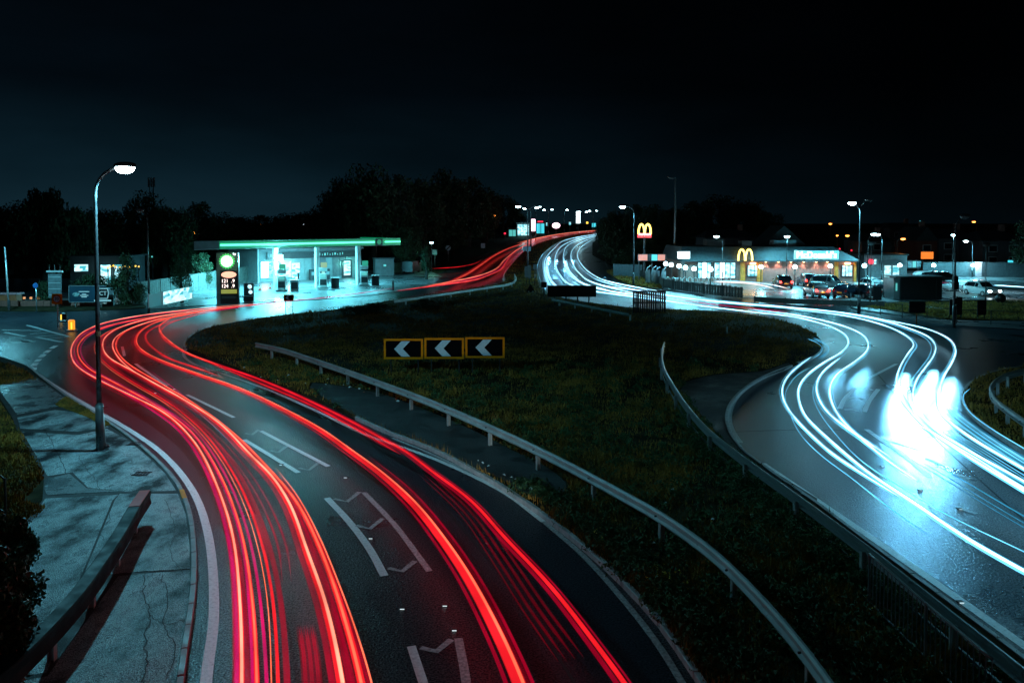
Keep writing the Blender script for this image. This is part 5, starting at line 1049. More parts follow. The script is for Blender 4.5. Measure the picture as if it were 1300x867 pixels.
for z_, s_ in ((3.7, .5), (3.2, .6), (2.0, .45)): MB().box((.05, 0, z_), (s_ * .7, s_ * .6, s_), ch=.04).build('equipment_box', M_BLACK, x)
lamp_at('slim dark lamp with small head near the white hatchback', 1253, 311, 1251, 386, 0, lit=False, r=.05)
lamp_at('slim unlit pole in front of the car park beside the tall lamp', 1108, 309, 1105, 386, 0, lit=False, r=.05)
lamp_at('lit lamp beside the slip road left of the arches pole', 793, 262.5, 804.5, 362, 4600, r=.09, lens=M_LAMP)
t = thing('camera_mast', 'very tall slim mast with a small camera near the restaurant', 'mast', Vector((At(857, 300, 118).x, 118, .05)))
MB().tube([(0, 0, 0), (0, 0, 8), (0, 0, 14.6)], [.22, .17, .12], 10).build('mast_tube', M_SILV, t, True); MB().box((-.45, 0, 14.7), (.9, .25, .25), ch=.04).build('camera_head', M_SILV, t); MB().tube([(-.8, 0, 14.7), (-1.2, 0, 14.95)], .07, 6).build('camera_arm', M_SILV, t)
# left side
lamp_at('unlit street lamp by the timber fence on the left', 184, 267, 189, 396, 0, lit=False, r=.08)
t = thing('street_pole', 'plain pale pole at the far left edge', 'pole', U(11.5, 394, .1)); MB().tube([(0, 0, 0), (-.25, 0, 5.8)], [.09, .06], 10).build('shaft', M_GALV, t, True); MB().box((0, 0, .5), (.22, .16, .9), ch=.03).build('service_door', M_POLE, t)
# far hill road lamps
for i, (x, y, Y, l, two) in enumerate(((670, 262, 118, 'nearest twin armed lamp on the median of the hill road', 1), (674, 264.5, 190, 'second twin armed lamp up the hill road', 1), (680, 262.5, 250, 'third lamp up the hill road behind the shops', 0), (696, 266.5, 300, 'twin armed lamp right of the distant shops', 1), (716, 266.5, 330, 'bright lamp near the pink sign on the hill', 0), (753, 268, 340, 'lamp at the crest of the hill beside the trees', 1), (732, 269, 360, 'lamp left of the tall white hill sign', 0), (741, 269, 380, 'lamp right of the tall white hill sign', 0))):
    p = At(x, 290, Y); p.z = hgt(Y); h = At(x, y, Y).z - p.z
    o = street_lamp(l, p, h, 1.1 if two else .8, math.pi if two else 0, 260 + Y * 2, .12 if Y < 150 else .16, True, CYAN, M_LAMPW, z0=0, head=1.0 + Y / 330.)
    if two:
        MB().tube([(0, 0, h - .5), (-1.1, 0, h + .1)], .06, 6).build('second_arm', M_POLE, o); MB().ball((-1.4, 0, h + .05), .5, 10, 6, (1., .4, .3)).build('second_lens', M_LAMPW if Y != 118 else M_SILV, o, True)
# lamp lighting the green tree by the forecourt exit
lamp_at('short green tinted lamp by the forecourt exit', 547, 308, 548, 345, 350, lens=M_LAMPW, col=(.25, 1., .7), r=.05, head=.8)
# ================================================================== SIGNS
def round_sign(label, px, py, by, R_px, face, bx=None, ring=None, name='road_sign', backing=None, txt=None, z0=.1):
    p = U(bx if bx else px, by, z0); z_ = At(px, py, p.y).z - p.z; r_ = R_px * p.y / 1000; t = thing(name, label, 'road sign', p)
    MB().tube([(0, .06, 0), (0, .06, z_ + r_)], .05, 8).build('post', M_GALV, t, True)
    if backing: MB().box((0, .01, z_), (r_ * 2.7, .03, r_ * 2.7), ch=.01).build('backing_board', backing, t)
    if ring: MB().tube([(0, -.03, z_), (0, 0, z_)], r_, 20).build('ring', ring, t)
    MB().tube([(0, -.045, z_), (0, -.005, z_)], r_ * (.80 if ring else 1), 20).build('face', face, t)
    if txt: text_obj('numerals', txt, r_ * 1.15, M_BLACK, t, (0, -.055, z_))
    return t, z_, r_
M_REDR = mat('red_sign_ring', (.5, .02, .02), .4); M_BLUES = mat('blue_sign_face', (.02, .10, .28), .4); M_BACK = mat('sign_back_grey', (.16, .19, .20), .5, .4)
round_sign('round speed limit sign on an amber board at the side road', 72, 379.5, 416, 4.9, M_REFL, bx=73, ring=M_REDR, backing=M_AMBER, txt='30')
round_sign('round blue sign seen edge on left of the side road', 42, 362.5, 396, 3.4, M_BLUES, bx=46)
t_, z_, r_ = round_sign('round white national limit sign by the left verge of the hill road', 569, 315, 332, 3.3, M_REFL); b = MB(); b.box((0, -.06, z_), (r_ * 1.9, .012, r_ * .38), T=None); o = b.build('diagonal_bar', M_BLACK, t_); o.rotation_euler = (0, 0, 0)
me = o.data; me.transform(Matrix.Translation((0, 0, z_)) @ Matrix.Rotation(math.radians(-45), 4, 'Y') @ Matrix.Translation((0, 0, -z_)))
def panel_sign(label, x0, x1, y0, y1, by, m=M_BACK, posts=2, cells=None, Y=None, name='road_sign', cat='road sign', rz=0., z0=.1, pm=None):
    p = U((x0 + x1) / 2, by, z0) if Y is None else Vector((At((x0 + x1) / 2, 290, Y).x, Y, hgt(Y))); a = At(x0, y1, p.y); c = At(x1, y0, p.y); w_, h_ = c.x - a.x, c.z - a.z; zc = (a.z + c.z) / 2 - p.z
    t = thing(name, label, cat, p, rz); MB().box((0, 0, zc), (w_, .05, h_), ch=.01).build('panel', m, t)
    for k in range(posts): x = 0 if posts == 1 else -w_ * .35 + w_ * .7 * k / (posts - 1); MB().tube([(x, .07, -.1), (x, .07, zc + h_ / 2 - .05)], .05 if w_ < 3 else .07, 8).build('post', pm or M_POLE, t, True)
    if cells:
        for k in range(cells): MB().box((0, -.035, zc - h_ / 2 + (k + .5) * h_ / cells), (w_ * .92, .02, h_ / cells * .12)).build('stiffening_rail', M_GALV, t)
    return t, zc, w_, h_
t, zc, w_, h_ = panel_sign('tall grey back of a sign panel behind the speed limit sign', 62, 78.5, 348, 378, 390, cells=4)
MB().box((0, 0, zc + h_ / 2 + .25), (w_ * 1.15, .2, .18)).build('light_hood', M_GALV, t)
for k in (-.5, 0, .5): MB().tube([(k, 0, zc + h_ / 2), (k, 0, zc + h_ / 2 + .9)], .04, 6).build('bracket', M_BLACK, t)
panel_sign('black back of three joined boards beside the far white trails', 695, 757, 362.5, 377, 386, M_BLACK, 4)
t, zc, w_, h_ = panel_sign('black panel with upright slats standing before the white trails', 803, 845, 369, 371, 397, M_BLACK, 2)
for k in range(15):
    MB().box((-w_ / 2 + (k + .5) * w_ / 15, -.04, zc - 1.1), (.13 if k % 2 else .17, .05, 2.2)).build('slat', M_BLACK, t)
MB().box((0, 0, zc - 1.0), (w_, .04, .12)).build('lower_bar', M_BLACK, t); MB().box((0, 0, zc - 2.0), (w_, .04, .12)).build('lower_bar', M_BLACK, t)
panel_sign('small square dark sign box right of the median barrier', 687, 694, 358, 365, 376, M_BLACK, 1)
panel_sign('small square pale sign on the left verge of the hill road', 610.5, 616, 309, 315, 322, M_REFL, 1)
panel_sign('small grey sign beside the green lamp at the forecourt exit', 549, 555, 317, 323.5, 343, M_BACK, 1)
panel_sign('small blue panel sign by the twin armed lamp post', 664, 674, 313, 319, 339, mat('pale_blue_sign', (.25, .5, .6), .4), 1)
for i, (x, a, c) in enumerate(((668, 338, 352), (672, 337, 353), (679, 336, 342))):
    panel_sign(('left', 'middle', 'right')[i] + ' one of the three narrow signs in the median grass', x - 2, x + 2.2, a, c, 362, M_BACK, 1)
t = thing('road_work_sign', 'small dark triangular sign lying low in the median grass', 'road sign', U(673.5, 371, .1)); MB().prism([(-.52, 0.05), (.52, .05), (0, .98)], 0, .04).build('panel', M_BLACK, t)
MB().box((0, .15, .05), (1.1, .4, .06)).build('frame_foot', M_BLACK, t)
for k in (-.2, .24): MB().ball((k, -.05, .06), .09, 8, 6).build('sandbag', M_LIT, t)
panel_sign('dark back of a sign on an orange post at the right footpath', 1153.5, 1174.5, 383, 397.5, 411, M_BLACK, 1, pm=mat('orange_post', (.55, .13, .02), .6))
panel_sign('dark cabinet like sign left of the tall dark pole', 1205, 1213, 380, 400, 404, M_BLACK, 2); panel_sign('second dark sign back right of the tall dark pole', 1213.5, 1221.5, 377, 400, 404, M_BLACK, 2)
panel_sign('third dark sign back near the white hatchback', 1240, 1252, 381, 400, 404, M_BLACK, 2)
panel_sign('dark sign back at the pole foot left of the tall lamp', 1108, 1119, 364, 381, 387, M_BLACK, 1)
t = thing('round_planter', 'round black ball shaped object on the bank at the right', 'planter', U(1270, 384, .1)); MB().ball((0, 0, .42), .5, 14, 9).build('ball', M_BLACK, t, True); MB().tube([(0, 0, 0), (0, 0, .1)], .3, 12).build('foot', M_BLACK, t)
t = thing('marker_post', 'short pale marker post in the far grass of the island', 'post', U(923, 424, .1)); MB().tube([(0, 0, 0), (0, 0, .55)], .06, 8).build('shaft', M_GALV, t); MB().box((0, -.06, .42), (.1, .02, .14)).build('reflector', M_REFL, t)
for i, (x, y0, y1) in enumerate(((91, 406, 419), (82, 397, 407))):
    p = U(x, y1 + 1, .02); h = At(x, y0, p.y).z - p.z; t = thing('lit_bollard', ('glowing orange traffic island bollard by the side road', 'half dark orange traffic island bollard further back')[i], 'traffic bollard', p)
    MB().box((0, 0, .05), (.6, .5, .1), ch=.03).build('base', M_WHITE if i == 0 else M_BLACK, t); MB().box((0, 0, .1 + (h - .1) / 2), (.42, .3, h - .1), ch=.06).build('shell', emit('amber_bollard', (1., .34, .01), 1.1) if i == 0 else M_BLACK, t)
    MB().box((.08 if i == 0 else -.19, -.16, h * .5), (.09, .02, h * .6)).build('strip', E_YEL, t)
# ---- left background
wall('low brick wall along the far side of the left road', [(-40, 390), (40, 390), (120, 389), (150, 387.5)], .55, mat('red_brown_brick', (.22, .08, .06), .8, var=.4, scale=8), cat='wall', name='low_wall', th_=.3)
wall('dark timber fence between the slip road and the restaurant', [(812, 353), (832, 361), (845, 367), (880, 372), (920, 376.5), (958, 380.5)], 1.15, M_WOODD, boards=.4, bay=3.)
wall('dark low fence continuing along the car park edge', [(958, 384), (1020, 387), (1080, 389), (1135, 391)], .5, M_WOODD, bay=3.)
railing('low dark post and rail fence behind the right footpath', [(1092, 396), (1125, 401), (1174, 408), (1206, 412), (1250, 413), (1300, 417), (1360, 421)], 1.1, .5, 2.5, m=M_BLACK, bars=False)
t, zc, w_, h_ = panel_sign('dark blue poster billboard with pale lettering left of the lamp', 89, 135, 363.5, 383, 390, mat('dark_blue_poster', (.015, .05, .08), .35, var=.5, scale=.6), 2, name='billboard', cat='billboard', pm=M_WHITE)
a = t; MB().box((0, 0, zc + h_ / 2 + .04), (w_ + .1, .14, .08)).build('top_frame', M_SILV, a); MB().box((0, 0, zc - h_ / 2 - .04), (w_ + .1, .14, .08)).build('bottom_frame', M_SILV, a); MB().box((-w_ / 2 - .04, 0, zc), (.08, .14, h_)).build('side_frame', M_SILV, a)
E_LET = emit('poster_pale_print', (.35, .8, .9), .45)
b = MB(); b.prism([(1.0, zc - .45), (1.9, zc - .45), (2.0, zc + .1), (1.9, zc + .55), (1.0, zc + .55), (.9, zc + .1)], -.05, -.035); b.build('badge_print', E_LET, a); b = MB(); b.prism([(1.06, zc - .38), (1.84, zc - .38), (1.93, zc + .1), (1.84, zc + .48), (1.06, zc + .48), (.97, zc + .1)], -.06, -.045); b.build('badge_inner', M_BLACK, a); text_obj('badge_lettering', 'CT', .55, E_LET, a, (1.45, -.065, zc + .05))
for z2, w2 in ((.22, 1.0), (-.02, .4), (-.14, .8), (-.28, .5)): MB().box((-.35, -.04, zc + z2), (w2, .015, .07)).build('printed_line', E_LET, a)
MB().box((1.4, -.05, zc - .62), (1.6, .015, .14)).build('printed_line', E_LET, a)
b = MB(); b.ball((-1.1, -.05, zc - .05), .35, 10, 6, (1., .08, .6)); b.build('printed_figure', mat('poster_print', (.2, .3, .3), .5, var=.7, scale=6), a)
t = thing('utility_cabinet', 'pale blue grey utility cabinet right of the dark billboard', 'cabinet', U(141, 389)); MB().box((0, 0, 1.35), (.75, .5, .9), ch=.03).build('body', mat('pale_cabinet', (.3, .42, .45), .5), t); MB().box((0, 0, .45), (.6, .4, .9)).build('plinth', M_BLACK, t); MB().box((0, -.26, 1.35), (.6, .02, .75)).build('cabinet_door', M_SILV, t)
t = thing('roadside_building', 'low building with bright white windows behind the left trees', 'building', U(127, 370), math.radians(8))
MB().box((0, 3, 2), (6.5, 6, 4)).build('wall', M_DGREY, t); MB().box((0, 3, 4.1), (6.9, 6.4, .2)).build('roof', M_DGREY, t)
for x_, z2, ww, hh in ((-2.0, 2.8, 1.5, .8), (.7, 2.0, 1.1, 2.3), (2.1, 2.3, .8, 1.7)):
    f = MB().box((x_, -.04, z2), (ww + .12, .08, hh + .12)).build('window', M_DGREY, t); MB().box((x_, -.1, z2), (ww, .03, hh)).build('pane', E_SHOP, f)
point('window_glow', t, (.5, -1.5, 2.2), 60, (.4, .9, 1.), .3)
t = thing('glowing_bunting', 'string of small amber bunting with added glow above the dark hedge', 'bunting', At(150, 340, 88)); Pq = []  # lit yellow bunting, its brightness added as emission
for i, (x, y) in enumerate(((137, 340), (140, 338.5), (144, 337.5), (147, 339), (152, 339.5), (156, 340), (159, 338), (162, 341), (165, 339), (169, 337.5), (172, 338), (176, 338.5))):
    q = At(x, y, 88) - Vector(t.location); Pq.append(q + Vector((0, 0, .12))); MB().ball(q, .10, 8, 6).build('bunting_piece', E_YEL, t)
MB().tube(Pq, .02, 5).build('wire', M_BLACK, t); MB().tube([Pq[0], Pq[0] + Vector((0, 0, -3.2))], .05, 6).build('post', M_BLACK, t); MB().tube([Pq[-1], Pq[-1] + Vector((0, 0, -3.3))], .05, 6).build('post', M_BLACK, t)
# red lit strip and bollards at far left
t = thing('low_kiosk', 'low pale pink roofed kiosk at the far left behind the wall', 'kiosk', U(8, 386)); MB().box((0, 0, .5), (2.6, 1., 1.), ch=.05).build('body', mat('kiosk_orange', (.4, .12, .05), .6), t); MB().box((0, 0, 1.05), (2.9, 1.2, .14)).build('roof', mat('kiosk_pink', (.6, .3, .32), .5), t)
for i, x in enumerate((22, 31, 39.5, 49)):
    o = thing('amber_post', 'small amber marker post, ' + ('leftmost', 'second', 'third', 'rightmost')[i] + ' of four behind the low wall', 'post', U(x, 383)); MB().box((0, 0, .25), (.14, .14, .5)).build('shaft', M_BLACK, o); MB().box((0, -.02, .38), (.17, .17, .22)).build('reflector', emit('amber_reflector_glow', (1., .35, .02), .8), o)  # reflected amber light painted on the posts as emission

# ================================================================== HOUSES AND SHOPS FURTHER OFF
def house(label, x0, x1, ytop, yeave, ybase, Y, m=None, lit=(), gable=False, name='house', rm=None):
    p = Vector((At((x0 + x1) / 2, 290, Y).x, Y, hgt(Y))); w_ = (x1 - x0) * Y / 1000; ze = At(650, yeave, Y).z - p.z; zt = At(650, ytop, Y).z - p.z; t = thing(name, label, 'house', p)
    d = 8.; MB().box((0, d / 2, ze / 2), (w_, d, ze)).build('wall', m or mat('house_render', (.10, .11, .12), .8, var=.3, scale=1), t)
    b = MB()
    if gable: b.prism([(-w_ / 2 - .3, ze), (w_ / 2 + .3, ze), (0, zt)], -.2, d + .2)
    else: b.add([(-w_ / 2 - .3, -.3, ze), (w_ / 2 + .3, -.3, ze), (w_ / 2 + .3, d + .3, ze), (-w_ / 2 - .3, d + .3, ze), (-w_ / 2 + 1.2, d / 2, zt), (w_ / 2 - 1.2, d / 2, zt)], [(3, 2, 1, 0), (0, 1, 5, 4), (1, 2, 5), (2, 3, 4, 5), (3, 0, 4)])
    rf = b.build('roof', rm or M_SHIN, t); MB().box((w_ * .3, d / 2, zt + .2), (.8, .8, 1.6)).build('chimney', M_BRICK, rf)
    n = max(1, int(w_ / 3.2))
    for k in range(n):
        for zz in ((ze * .72, ze * .3) if ze > 4 else (ze * .5,)):
            x = -w_ / 2 + (k + .5) * w_ / n; f = MB().box((x, -.03, zz), (1.5, .1, 1.2)).build('window', M_WHITE, t); MB().box((x, -.09, zz), (1.3, .03, 1.0)).build('pane', glass('dark_pane', (.01, .02, .03), .1), f)
    for (x, z, ww, hh, mm) in lit: f = MB().box((x, -.14, z), (ww + .15, .1, hh + .15)).build('lit_window', M_DGREY, t); MB().box((x, -.2, z), (ww, .03, hh)).build('pane', mm, f)
    return t
M_BRK2 = mat('dark_red_brick', (.20, .06, .045), .8, var=.3, scale=3)
house('narrow gabled brick house with an orange lit bay window', 1164, 1190, 288, 306, 336, 140, M_BRK2, [(0, 1.95, 2.2, 1.25, E_ORANGEW)], True)
house('wide rendered house right of the gabled brick one', 1192, 1240, 291, 303, 337, 142, lit=[(1.9, 2.6, 1.8, .2, E_ORPAN)])
house('dark house at the far right behind the trees', 1248, 1300, 293, 306, 342, 135, lit=[(1.2, .8, .9, 1.2, E_CYAN)])
house('dark gabled house behind the left part of the restaurant', 896, 960, 292, 302, 320, 150); house('low dark house behind the car park lamps', 1094, 1134, 296, 306, 330, 150); house('far terraced house high on the right slope', 1130, 1168, 283, 290, 310, 190)
t = thing('corner_shop', 'small shop with lit windows and round red sign', 'shop', U(1124, 354), 0)
MB().box((0, 3, 1.7), (6.2, 6, 3.4)).build('wall', mat('pale_shop_render', (.3, .32, .33), .7), t); MB().box((0, 3, 3.5), (6.5, 6.4, .2)).build('roof', M_DGREY, t)
for k in range(2): MB().box((.3 + k * 1.2, -.05, 1.1), (.9, .08, 1.6)).build('window', E_SHOP, t)
MB().box((.9, -.16, 2.45), (3.8, .25, .6)).build('fascia', M_SILV, t); MB().tube([(-2.2, -.22, 2.5), (-2.2, -.1, 2.5)], .38, 14).build('red_sign', E_REDS, t); MB().box((-1.6, -.16, 2.5), (.28, .1, .7)).build('white_sign', E_SHOP, t)
t, zc, w_, h_ = panel_sign('long poster board with white pictures near the far lamp', 1146, 1169, 330.5, 341, 352, M_DGREY, 2, name='billboard', cat='billboard')
for k in range(4): MB().box((-w_ / 2 + (k + .5) * w_ / 4, -.04, zc), (w_ / 4 - .12, .02, h_ * .72)).build('poster', mat('poster_pale', (.3, .45, .48), .5, var=.8, scale=3) if k != 2 else E_SHOPD, t)
wall('long grey boundary wall behind the far service road', [(1172, 352), (1236, 352), (1300, 352.5), (1380, 353)], 2.1, mat('grey_boundary', (.10, .12, .13), .8, var=.3), cat='wall', name='boundary_wall', bay=4., cap=M_SILV)
a = U(1240, 352.2); t = thing('lit_gateway', 'narrow bright pinkish gateway in the boundary wall', 'gateway', a + Vector((0, -.4, 0))); MB().box((0, 0, 1.1), (.9, .1, 2.2)).build('door_panel', mat('pale_pink_door', (.6, .5, .52), .5), t); MB().box((0, -.02, 2.25), (1.1, .2, .12)).build('lintel', M_WHITE, t); point('gateway_light', t, (0, -.8, 1.8), 40, (1., .75, .75), .1)
t = thing('service_cabin', 'long dark cabin with a paler left end in front of the car park', 'cabin', Vector((At(1171, 300, 82).x, 82, .1)))
MB().box((0, 1.2, 1.15), (4.4, 2.4, 2.3), ch=.04).build('wall', M_BLACK, t); MB().box((-2.55, 1.2, 1.1), (.6, 2.3, 2.2)).build('pale_end', M_SILV, t); MB().box((-.2, 1.2, 2.36), (5.2, 2.6, .1)).build('roof', M_DGREY, t); MB().box((1.55, -.02, 1.15), (.05, .03, 2.2)).build('corner_seam', M_STEELD, t); MB().box((-2.6, -.0, 1.3), (.16, .03, .8)).build('vent', E_SHOPD, t)
# shops on the hill
def hill_box(label, x0, x1, y0, y1, Y, m, wall_m=None, cat='shop', name='distant_shop', n=3):
    p = Vector((At((x0 + x1) / 2, 290, Y).x, Y, hgt(Y))); w_ = (x1 - x0) * Y / 1000; z0_ = At(650, y1, Y).z - p.z; z1_ = At(650, y0, Y).z - p.z; t = thing(name, label, cat, p)
    MB().box((0, 3, z1_ / 2 + .2), (w_ + .6, 6, z1_ + .4)).build('wall', wall_m or M_DGREY, t); MB().box((0, 3, z1_ + .5), (w_ + 1., 6.4, .2)).build('roof', M_SILV, t)
    for k in range(n): MB().box((-w_ / 2 + (k + .5) * w_ / n, -.06, (z0_ + z1_) / 2), (w_ / n - .12, .08, z1_ - z0_)).build('window', m, t)
    return t
s1 = hill_box('distant cyan lit shopfront beside the hill road', 657, 671.5, 285, 299, 285, E_SHOP, n=4); point('shop_glow', s1, (0, -3, 2.5), 500, (.3, .9, 1.), .5)
hill_box('small distant lit kiosk left of the cyan shopfront', 646, 655, 292, 300, 280, E_SHOPD, n=2); hill_box('distant shop with dim cyan windows under a red strip', 681, 691, 284, 297, 330, E_CYAN, n=3)
def glow_sign(label, x, y, w_, h_, Y, m, name='glowing_sign', shape='box'):
    c = At(x, y, Y); g0 = hgt(Y); t = thing(name, label, 'sign', (c.x, Y, g0)); zc = c.z - g0; ww, hh = w_ * Y / 1000, h_ * Y / 1000
    if shape == 'oval': MB().prism([(ww / 2 * math.cos(2 * math.pi * k / 18), zc + hh / 2 * math.sin(2 * math.pi * k / 18)) for k in range(18)], -.2, .05).build('lit_face', m, t)
    else: MB().box((0, -.1, zc), (ww, .25, hh), ch=.08).build('lit_face', m, t)
    MB().box((0, .1, zc), (ww * .9, .14, hh * .9)).build('case', M_DGREY, t); MB().tube([(0, .15, 0), (0, .15, zc)], .12, 8).build('post', M_POLE, t); return t
glow_sign('tall white and pink sign beside the cyan shopfront on the hill', 676.5, 286, 6, 15, 290, E_PINKS); glow_sign('red strip sign above the distant shop', 686, 281.5, 7, 1.6, 329, E_REDS); glow_sign('oval pink white glowing sign on the hill', 706, 286.5, 10, 7, 300, E_PINKS, shape='oval')
q = glow_sign('tall narrow white tower sign on the hill', 734, 276, 5, 15, 330, E_WHITE); point('tower_glow', q, (0, -3, 9), 900, (.4, .9, 1.), 1.)
glow_sign('tiny orange lit sign near the hill crest', 745.5, 283, 2.5, 2.5, 340, E_YEL); glow_sign('small cyan lit sign left of the tower sign', 723.5, 284, 2.4, 3.5, 320, E_SHOP); glow_sign('small cyan lit panel left of the oval hill sign', 694, 285, 1.6, 4, 300, E_SHOP); glow_sign('small magenta sign at the left end of the hill shops', 641, 296.5, 2.5, 2, 275, E_REDS)
glow_sign('pair of red lamps by the hill road shops', 691, 297, 4, 2, 335, E_RED); glow_sign('blue grey lit shop panel at the hill crest', 754, 286, 5, 5, 350, E_CYAN)
glow_sign('long dim orange roof strip behind the petrol station', 305, 286, 26, 3, 230, emit('dim_orange_strip', (1., .16, .06), .18))
for i, (x, y, Y, m, l) in enumerate(((297, 279, 260, M_SOD, 'tiny orange light above the dim roof strip'), (331, 285.5, 260, E_ORANGEW, 'tiny red orange light right of the dim roof strip'), (372, 283, 260, M_SOD, 'tiny orange light over the petrol canopy centre'), (386, 285, 260, E_WHITE, 'tiny white light over the petrol canopy'), (247, 295.5, 240, M_SOD, 'tiny orange light left of the petrol canopy'), (628, 274, 230, M_SOD, 'tiny orange light in the dark wood left of the hill'), (1168, 281.5, 230, E_SHOP, 'tiny white light above the gabled brick house'), (1139, 292.5, 220, E_SHOP, 'tiny white light above the sodium lamp'), (1081, 318, 125, E_REDS, 'tiny red light at the right end of the restaurant roof'), (1066, 316, 130, E_REDS, 'tiny red light above the restaurant roof end'), (108, 338, 100, E_SHOPD, 'tiny pale light over the left roadside building'), (193, 326, 110, E_SHOPD, 'tiny green light on the dark trees behind the unlit lamp'))):
    c = At(x, y, Y); g0 = hgt(Y); t = thing('distant_lamp', l, 'distant light', (c.x, Y, g0)); r_ = .0011 * Y
    MB().ball((0, 0, c.z - g0), r_, 8, 6).build('lens', m, t); MB().tube([(0, .1, 0), (0, .1, c.z - g0)], .06, 5).build('post', M_BLACK, t)
t = thing('radio_mast', 'slender lattice mast rising over the left trees', 'mast', (At(194, 290, 150).x, 150, hgt(150)))
for a, c in ((-.5, -.4), (.5, -.4), (0, .5)): MB().tube([(a, c, 0), (a * .7, c * .7, 15.6)], .07, 5).build('leg', M_STEELD, t)
for k in range(10): z_ = 2 + k * 1.4; s_ = 1 - .02 * z_; MB().tube([(-.5 * s_, -.4 * s_, z_), (.5 * s_, -.4 * s_, z_ + .7), (0, .5 * s_, z_ + 1.4)], .04, 4).build('brace', M_STEELD, t)
for k in (-.5, 0, .5): MB().box((k, -.3, 15.2), (.3, .2, 1.8)).build('antenna_panel', M_SILV, t)

# ================================================================== TREES
def crown_mesh(seed, n_cl=46, per=120, drape=False, s0=.20):
    g = np.random.default_rng(seed); A = []; c = []
    for i in range(n_cl):
        a = g.random() * 2 * np.pi; z = g.random(); r_ = (1 - (2 * z - .9) ** 2 * .55) * (g.random() ** .5) * .85
        c.append((r_ * np.cos(a), r_ * np.sin(a), z * 1.5 - .35, .20 + .16 * g.random()))
    c = np.array(c); k = np.repeat(np.arange(n_cl), per); N_ = len(k); d = g.normal(size=(N_, 3)); d /= np.linalg.norm(d, axis=1)[:, None]
    P = c[k, :3] + d * (c[k, 3] * (.35 + .75 * g.random(N_) ** .6))[:, None]
    if drape: P[:, 2] -= .25 * (P[:, 0] ** 2 + P[:, 1] ** 2) * g.random(N_)
    s = s0 * .16 * (.5 + g.random(N_) * 1.3) ; t1 = g.normal(size=(N_, 3)); t2 = g.normal(size=(N_, 3)); t1 /= np.linalg.norm(t1, axis=1)[:, None]; t2 /= np.linalg.norm(t2, axis=1)[:, None]
    if drape: t2 = t2 * .3 + np.array([0, 0, -1.6])
    return tri_object('crown', P + t1 * s[:, None], P - t1 * s[:, None], P + t2 * (s * 1.8)[:, None], M_TREE)
crowns = [crown_mesh(3), crown_mesh(9, 60, 100), crown_mesh(21, 34, 170), crown_mesh(33, 50, 130, True)]
b = MB(); b.tube([(0, 0, 0), (.02, 0, .25), (-.02, .01, .5), (.01, 0, .95)], [.045, .034, .026, .010], 8)
for k in range(7): a = k * 2.4; z = .3 + k * .07; b.tube([(0, 0, z), (.13 * math.cos(a), .13 * math.sin(a), z + .12), (.26 * math.cos(a), .26 * math.sin(a), z + .2)], [.018, .010, .004], 5)
trunk = b.mesh('trunk', M_BARK)
def tree(label, x, ytop, Y, hw, cr_=0, h=None, name='tree', group=None, base=None, sx=1.):
    p = Vector((At(x, 290, Y).x, Y, hgt(Y))) if base is None else base; h = h or At(x, ytop, p.y).z - p.z; r_ = hw * p.y / 1000
    t = thing(name, label, 'tree', p, group=group); o = link('trunk', trunk, t); o.scale = (h, h, h)
    o = link('crown', crowns[cr_], t); o.location = (0, 0, h * .42); o.scale = (r_ * 1.05, r_ * 1.05, h * .445); o.rotation_euler = (0, 0, rnd.uniform(0, 6)); return t
ORD = ('first', 'second', 'third', 'fourth', 'fifth', 'sixth', 'seventh', 'eighth', 'ninth', 'tenth', 'eleventh', 'twelfth', 'thirteenth', 'fourteenth', 'fifteenth', 'sixteenth', 'seventeenth', 'eighteenth', 'nineteenth', 'twentieth')
L1 = [(-20, 266, 118, 32, 0), (12, 264, 122, 30, 1), (56, 238, 112, 40, 3), (30, 258, 130, 26, 0), (92, 262, 110, 32, 3), (122, 268, 125, 30, 1), (152, 270, 120, 28, 2), (185, 246, 126, 30, 0), (208, 262, 118, 26, 3), (230, 268, 112, 22, 1), (252, 259, 128, 32, 2), (278, 272, 140, 30, 0), (306, 277, 190, 32, 1), (338, 275, 200, 34, 2), (370, 272, 200, 34, 0), (396, 270, 190, 30, 1)]
for i, a in enumerate(L1): tree(ORD[i] + ' dark tree from the left edge behind the side road and petrol station', a[0], a[1] - 1, a[2], a[3], a[4])
L2 = [(418, 246, 150, 26, 0), (440, 228, 140, 34, 1), (472, 212, 135, 42, 0), (504, 225, 140, 32, 2), (534, 230, 152, 32, 1), (566, 218, 175, 36, 0), (594, 228, 205, 32, 2), (616, 240, 230, 26, 1), (638, 250, 330, 24, 0), (655, 266, 350, 14, 2), (596, 262, 215, 38, 1), (540, 262, 160, 38, 2), (480, 258, 165, 44, 1), (430, 262, 165, 34, 2), (575, 285, 172, 22, 0), (516, 290, 125, 22, 1), (612, 275, 235, 22, 2)]
for i, a in enumerate(L2): tree(ORD[i] + ' dark tree of the tall wood left of the hill road', a[0], a[1] - 1, a[2], a[3], a[4])
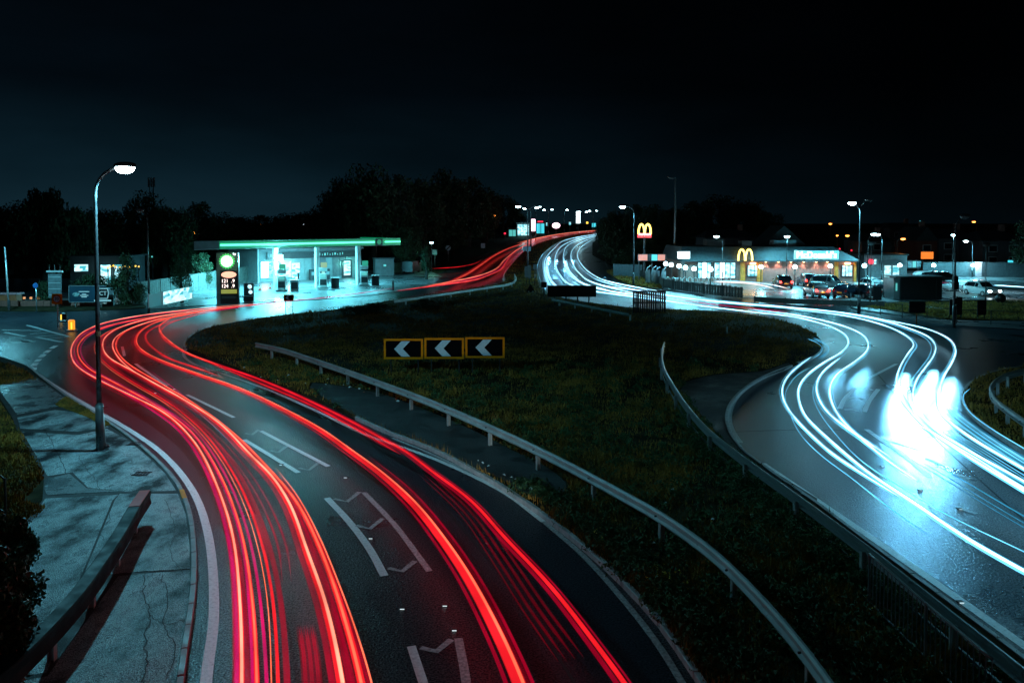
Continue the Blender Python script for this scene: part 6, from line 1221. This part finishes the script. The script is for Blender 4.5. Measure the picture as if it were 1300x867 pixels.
L3 = [(768, 278, 190, 14, 0), (782, 270, 170, 22, 1), (806, 262, 165, 26, 2), (832, 262, 160, 28, 0), (858, 266, 165, 28, 1), (884, 258, 180, 32, 2), (914, 250, 190, 34, 0), (948, 258, 190, 30, 1), (975, 272, 180, 26, 2), (1110, 285, 200, 34, 0), (1262, 292, 150, 18, 1), (1286, 286, 145, 22, 0), (1312, 280, 110, 24, 2), (780, 300, 150, 20, 3), (836, 296, 135, 26, 1), (1220, 296, 190, 30, 2), (795, 318, 128, 20, 2), (815, 305, 130, 22, 0)]
for i, a in enumerate(L3): tree(ORD[i] + ' dark tree right of the hill road counting towards the right', a[0], a[1] - 1, a[2], a[3], a[4])
tree('small bright leaved tree lit up beside the timber fence', 231, 331, 84, 14, 1, base=U(231, 384, .06)); tree('small tree glowing green beside the forecourt exit lamp', 541, 312, 112, 7, 0); tree('small green lit tree left of the price sign', 255, 322, 96, 16, 2)
# low hedges and bushes, one crown down to the ground
def bush(label, x, by, w_, h, cr_=1, m=None):
    p = U(x, by); t = thing('bush', label, 'bush', p); o = link('foliage', crowns[cr_], t); o.scale = (w_, w_, h * .62); o.location = (0, 0, h * .32); o2 = link('stem', trunk, t); o2.scale = (h * .9,) * 3; return t
bush('tall dark hedge between the billboard and the timber fence', 162, 389, 1.5, 4.5, 2); bush('dark hedge behind the billboard', 120, 386, 2.2, 2.6, 1); bush('dark bush beside the back of the grey sign panel', 58, 388, .9, 2.1, 0); bush('second dark bush right of the tall hedge', 177, 388, .9, 2.0, 1)
for i, (x, y) in enumerate(((450, 401), (475, 398), (540, 392))): bush(('left', 'middle', 'right')[i] + ' dark scrub clump on the far edge of the central island', x, y, 1.6, .8, i)
# glossy bush at the left foreground edge
nearc = crown_mesh(77, 70, 170, s0=.30); nearc.materials.clear(); nearc.materials.append(leaf_mat('glossy_leaves', [(.02, .045, .02), (.04, .075, .03), (.08, .09, .035)], rough=.3, scale=2.))
for i, (x, y, w_, h) in enumerate(((-6, 815, .75, 1.5), (12, 735, .55, 1.15), (-8, 880, .7, 1.5))):
    p = U(x, y, .1); t = thing('bush', ('large', 'smaller upper', 'lowest') [i] + ' glossy leaved bush at the left edge of the pavement', 'bush', p); o = link('foliage', nearc, t); o.scale = (w_, w_, h * .6); o.location = (0, 0, h * .4); o.rotation_euler = (0, 0, i * 2.); o2 = link('stem', trunk, t); o2.scale = (h,) * 3
